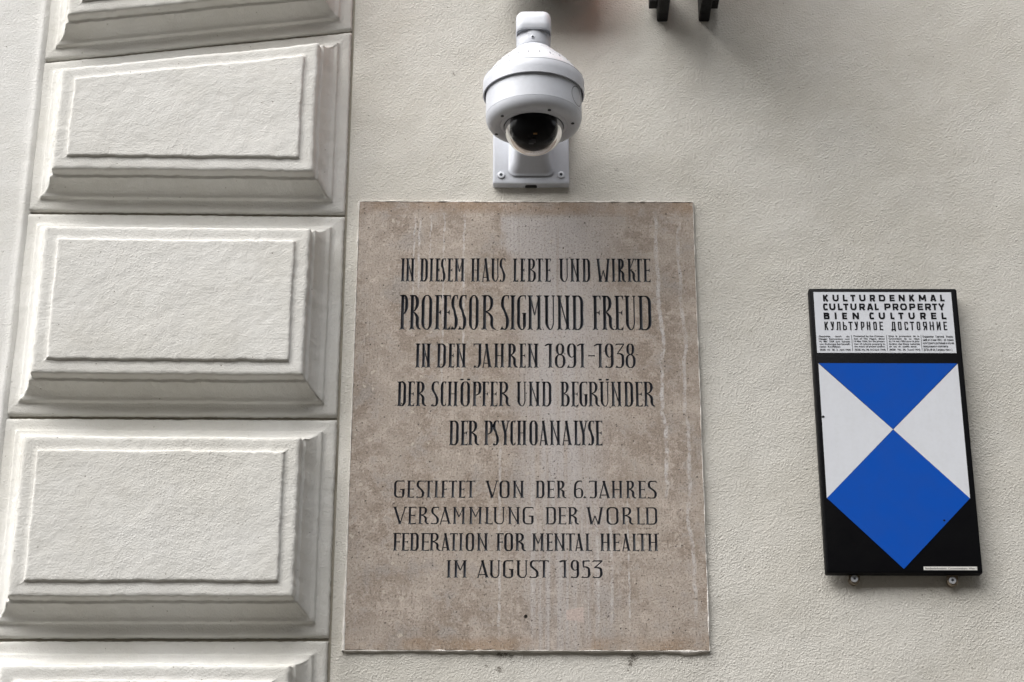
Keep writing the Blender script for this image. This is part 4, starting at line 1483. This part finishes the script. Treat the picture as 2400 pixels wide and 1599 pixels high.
# refine profile by spline
pp = cr([(a, b, 0) for a, b in prof], 3)
mb.lathe([(a, b) for a, b, _ in pp], DX, cy, 96)
cap = mb.build('top_cap', M_POWDER2, dome, True)
mb = MB()
for k in range(12):
    a = math.radians(-90 + (k - 5.5) * 15)
    r1, r2 = rz(318), rz(332)
    z1_, z2_ = zc(558), zc(574)
    d = .0011
    ca, sa = math.cos(a), math.sin(a)
    P0 = [(DX + r1 * ca - s * d * sa, cy + r1 * sa + s * d * ca, z1_ + .0012) for s in (-1, 1)] + [(DX + r2 * ca - s * d * sa, cy + r2 * sa + s * d * ca, z2_ + .0012) for s in (1, -1)]
    P1 = [(x, y, z - .003) for x, y, z in P0]
    mb.add(P0 + P1, [(0, 1, 2, 3), (0, 4, 5, 1), (1, 5, 6, 2), (2, 6, 7, 3), (3, 7, 4, 0)])
o_ = mb.build('vent_slots', M_SLOT, cap)
o_['kind'] = 'stuff'
mb = MB()
rr_ = R400
mb.lathe([(rz(386), zt - .006), (rz(386), zt - .0002), (rr_ - .0008, zt), (rr_, zt - .0012), (rr_ + .0004, (zt + zs) / 2), (rr_, zs + .0006), (rr_ - .0006, zs), (rr_ - .0022, zs), (rr_ - .0026, zs + .0006), (rr_ - .003, zt - .004)], DX, cy, 96)
o_ = mb.build('sunshield_ring', M_POWDER, dome)
sharp_smooth(o_, 40)
mb = MB()
mb.lathe([(rz(355), zs + .010), (rr_ - .0028, zs + .008)], DX, cy, 64)
mb.build('shield_gap', M_GAP, dome)
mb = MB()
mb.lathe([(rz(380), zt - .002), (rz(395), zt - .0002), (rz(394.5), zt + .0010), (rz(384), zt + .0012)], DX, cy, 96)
mb.build('seam_shadow', M_SLOT, dome)  # dark ring painted in for the shadow line where cap meets ring
RB = rz(375)
zseam, zbot = zc(922), zc(951)
mb = MB()
mb.lathe([(RB, zt - .004), (RB, zseam + .0003), (RB - .0006, zseam), (RB - .0006, zseam - .0006), (RB, zseam - .0010),
          (RB - .0008, zseam - .006), (RB - .0030, zseam - .0125), (RB - .0068, zseam - .0178), (RB - .0120, zseam - .0210), (RB - .020, zseam - .0228), (rz(260), zc(985)), (rz(240), zc(992)), (rz(236), zc(994)), (rz(233), zc(990)), (rz(228), zc(960))], DX, cy, 96)
body = mb.build('housing', M_POWDER, dome)
sharp_smooth(body, 50)
# screws in the underside
for a in (-142, -68, -14, 98, 160):
    a = math.radians(a)
    r = RB - .0165
    x, y = DX + r * math.cos(a), cy + r * math.sin(a)
    z = zseam - .0226
    mb = MB()
    mb.lathe([(.0034, z + .0006), (.0034, z - .0004), (.0030, z - .0006)], x, y, 16, True)
    sc_o = mb.build('screw', M_SOCKET, body)
# cable entry disc on the right side
mb = MB()
a0 = math.radians(-27)
rr2 = .0200
zc0 = (zs + zseam) / 2 + .001
vs = []
NS = 40
for w in (-.0006, .0006):
    for i in range(NS):
        t = 2 * math.pi * i / NS
        aa = a0 + (rr2 + w) * math.cos(t) / RB
        vs.append((DX + (RB + .0003) * math.cos(aa), cy + (RB + .0003) * math.sin(aa), zc0 + (rr2 + w) * math.sin(t)))
mb.add(vs, [(i, (i + 1) % NS, NS + (i + 1) % NS, NS + i) for i in range(NS)])
mb.build('cable_entry', M_SOCKET, body)
# clear bubble with the lens unit behind it
zb = zc(994)
RG = rz(229)
mb = MB()
mb.lathe([(RG * math.cos(t), zb - RG * math.sin(t)) for t in [math.pi / 2 * k / 22 * .995 for k in range(23)]], DX, cy, 72)
bub = mb.build('clear_bubble', M_GLASS, dome, True)
mb = MB()
mb.lathe([(RG * .985, zb + .001), (RG * .985, zb - .002), (RG * .965, zb - RG * .16), (RG * .930, zb - RG * .32), (RG * .84, zb - RG * .51), (RG * .70, zb - RG * .66), (.02, zb - RG * .70), (.0, zb - RG * .70)], DX, cy, 64)
mb.build('inner_shroud', M_INNER, dome, True)
mb = MB()
cx_, cy_ = DX - .006, cy - RG * .55
mb.disc_y(cx_, zb - RG * .52, [(.010, cy_ + .02), (.010, cy_ - .004), (.0085, cy_ - .006), (.008, cy_ - .003)], 24)
o_ = mb.build('lens_barrel', M_INNER, dome)
mb = MB()
mb.box(DX - .010, DX - .001, cy - RG * .42, cy - RG * .36, zb - RG * .84, zb - RG * .70)
mb.box(DX - .006, DX + .003, cy - RG * .46, cy - RG * .40, zb - RG * .80, zb - RG * .69)
mb.build('lens_bracket', M_GREY, dome)
mb = MB()
mb.box(DX - .0015, DX + .0005, cy - RG * .74, cy - RG * .70, zb - RG * .66, zb - RG * .46)
mb.box(DX + .0005, DX + .006, cy - RG * .74, cy - RG * .70, zb - RG * .66, zb - RG * .60)
mb.build('ribbon_cable', M_WIRE, dome)
# arm: rounded tube swept from the wall plate forward and down to the neck
ztop = at(1245, 18.5, -E - .03).z


def section(c, w, h, r, ax_u, ax_v):
    return [Vector(c) + Vector(ax_u) * x + Vector(ax_v) * y for x, y in rrect(-w / 2, w / 2, -h / 2, h / 2, r, 5)]


plx0, plx1 = at(1155, 420, -.014).x, at(1334.5, 420, -.014).x
plz0 = at(1245, 430.5, -.016).z
plc = (plx0 + plx1) / 2
zarm = at(1245, 330, -.02).z
AW = 81.5 / px_m
zneck = zc(398)
mb = MB()
path = []
# (y, z, width, height, direction of travel angle from -Y towards +Z), travels outwards then turns down
ctrl = [(-.0158, zarm - .005, AW * 1.40, .152, 3), (-.0170, zarm - .005, AW * 1.29, .144, 4), (-.0205, zarm - .004, AW * 1.20, .136, 6), (-.027, zarm - .001, AW * 1.08, .120, 12), (-.042, zarm + .009, AW * 1.02, .100, 24), (-.080, zarm + .036, AW, .084, 34), (-.125, zarm + .074, AW, .076, 34), (-.165, ztop - .040, AW, .072, 22),
        (-.195, ztop - .027, AW * 1.01, .070, 4), (-.219, ztop - .026, AW * 1.02, .070, -22), (-.231, ztop - .031, AW * 1.02, .070, -58), (-.233, ztop - .038, AW * 1.03, .070, -86), (-.233, ztop - .048, AW * 1.02, .069, -90), (-.2325, ztop - .052, AW * .99, .066, -90)]
secs = []
for y, z, w, h, ang in ctrl:
    a = math.radians(ang)
    d = Vector((0, -math.cos(a), math.sin(a)))
    upv = Vector((0, math.sin(a), math.cos(a)))
    secs.append(section((DX * min(1, (-y) / .12) + plc * (1 - min(1, (-y) / .12)), y, z), w, h, .016, (1, 0, 0), upv))
# smooth the sections with a spline through corresponding vertices
nv = len(secs[0])
dense = []
per = [cr([tuple(s[i]) for s in secs], 5) for i in range(nv)]
for k in range(len(per[0])):
    dense += [per[i][k] for i in range(nv)]
nk = len(per[0])
mb.add(dense, [(k * nv + i, (k + 1) * nv + i, (k + 1) * nv + (i + 1) % nv, k * nv + (i + 1) % nv) for k in range(nk - 1) for i in range(nv)])
mb.f.append(tuple((nk - 1) * nv + i for i in range(nv)))
mb.f.append(tuple(reversed(range(nv))))
arm = mb.build('mounting_arm', M_POWDER, dome, True)
# neck collar: vertical tube closing on the cap
mb = MB()
RN = rz(134)
mb.lathe([(RN * .95, ztop - .042), (RN * .985, ztop - .050), (RN, zneck + .012), (RN, zneck + .002), (RN - .0006, zneck), (RN - .004, zneck)], DX, cy, 64)
collar = mb.build('neck_collar', M_POWDER, dome, True)
sx_, sz_ = DX - .002, at(1246, 86.5, -E - RN).z
mb = MB()
mb.disc_y(sx_, sz_, [(.0036, cy - RN + .001), (.0036, cy - RN - .0012), (.0026, cy - RN - .0014)], 20)
mb.build('grub_screw', M_STEEL, collar)
mb = MB()
mb.disc_y(sx_, sz_, [(.0024, cy - RN - .0014), (.0024, cy - RN - .0016)], 16)
mb.build('screw_socket', M_SOCKET, collar)
# wall plate
mb = MB()
mb.box(plx0, plx1, -.016, .004, plz0, plz0 + .20, .0035)
plate = mb.build('wall_plate', M_POWDER, dome)
sharp_smooth(plate, 40)
mb = MB()
nx0, nx1 = at(1231, 436, -.01).x, at(1258.5, 436, -.01).x
nt = rrect(nx0, nx1, -.0105, .010, .004, 4)
mb.add([(x, y, plz0 - .0006) for x, y in nt], [tuple(range(len(nt)))])
mb.build('cable_notch', M_GAP, plate)
for cu, cv_ in ((1174.5, 409.5), (1315, 409.0)):
    c = at(cu, cv_, -.019)
    mb = MB()
    mb.disc_y(c.x, c.z, [(.0078, -.014), (.0078, -.0178), (.0070, -.0190), (.0036, -.0192), (.0032, -.0175)], 28)
    sw = mb.build('screw', M_STEEL, plate)
    mb = MB()
    mb.add([(c.x + .0034 * (1 if k % 2 else .70) * math.cos(k * math.pi / 6), -.0194, c.z + .0034 * (1 if k % 2 else .70) * math.sin(k * math.pi / 6)) for k in range(12)], [tuple(range(12))])
    mb.build('screw_socket', M_SOCKET, plate)

# ------------------------------------------------------------------ iron bracket and the projecting sign it carries
b_l = at(1552, 50, 0)
b_r = at(1650, 53, 0)
bracket = empty('iron_bracket', ((b_l.x + b_r.x) / 2, 0, b_l.z))
tag(bracket, 'pair of black iron wall brackets at the top edge right of the camera', 'bracket')
for bx, side, u in ((b_l.x, -1, 1552), (b_r.x, 1, 1650)):
    mb = MB()
    zb_ = at(u, 51, 0).z
    w = .0115
    # flat bar on edge, its lower edge rounded off at the wall
    outline = [(.02, zb_ + .002), (-.004, zb_ - .0005), (-.012, zb_ + .001), (-.030, zb_ + .003), (-.75, zb_ + .012), (-.75, zb_ + .075), (.02, zb_ + .075)]
    n = len(outline)
    vs = []
    for x, ins in ((bx - w, .0025), (bx - w + .0025, 0), (bx + w - .0025, 0), (bx + w, .0025)):
        for y, z in outline:
            vs.append((x, y, z + (ins if z < zb_ + .05 else -ins)))
    fs = [(k * n + i, k * n + (i + 1) % n, (k + 1) * n + (i + 1) % n, (k + 1) * n + i) for k in range(3) for i in range(n)]
    fs += [tuple(reversed(range(n))), tuple(3 * n + i for i in range(n))]
    mb.add(vs, fs)
    mb.build('bracket_arm', M_IRON, bracket)
    bz = at(u + side * 30, 10, -.03).z
    mb = MB()
    mb.box(min(bx + side * .0125, bx + side * .029), max(bx + side * .0125, bx + side * .029), -.045, -.012, bz, bz + .03, .0)
    mb.build('bolt_head', M_IRON, bracket)
psx0, psx1 = b_l.x + .014, b_r.x - .014
banner = empty('projecting_sign', ((psx0 + psx1) / 2, -.3, b_l.z + .05))
tag(banner, 'tall red projecting sign held between the black brackets above the frame', 'sign')
mb = MB()
mb.box(psx0, psx1, -.36, -.04, b_l.z + .10, b_l.z + 2.6)
mb.build('sign_box', M_RED, banner)

# unseen box added above the frame to shade the wall behind the camera
flz = at(1250, -6, -.03).z
blocker = empty('shade_box', (at(1250, 0, 0).x - .005, 0, flz))
tag(blocker, 'unseen dark box just above the dome camera, added to shade the wall', 'shade_box')
fx = blocker.location.x
mb = MB()
mb.box(fx - .06, fx + .15, -.10, -.03, flz + .004, flz + .12)
mb.build('housing', M_IRON, blocker)
mb = MB()
mb.box(fx + .01, fx + .08, -.03, .01, flz + .03, flz + .10)
mb.build('mounting_foot', M_IRON, blocker)

print('glyphs', len(glyphs), 'objects', len(bpy.data.objects))
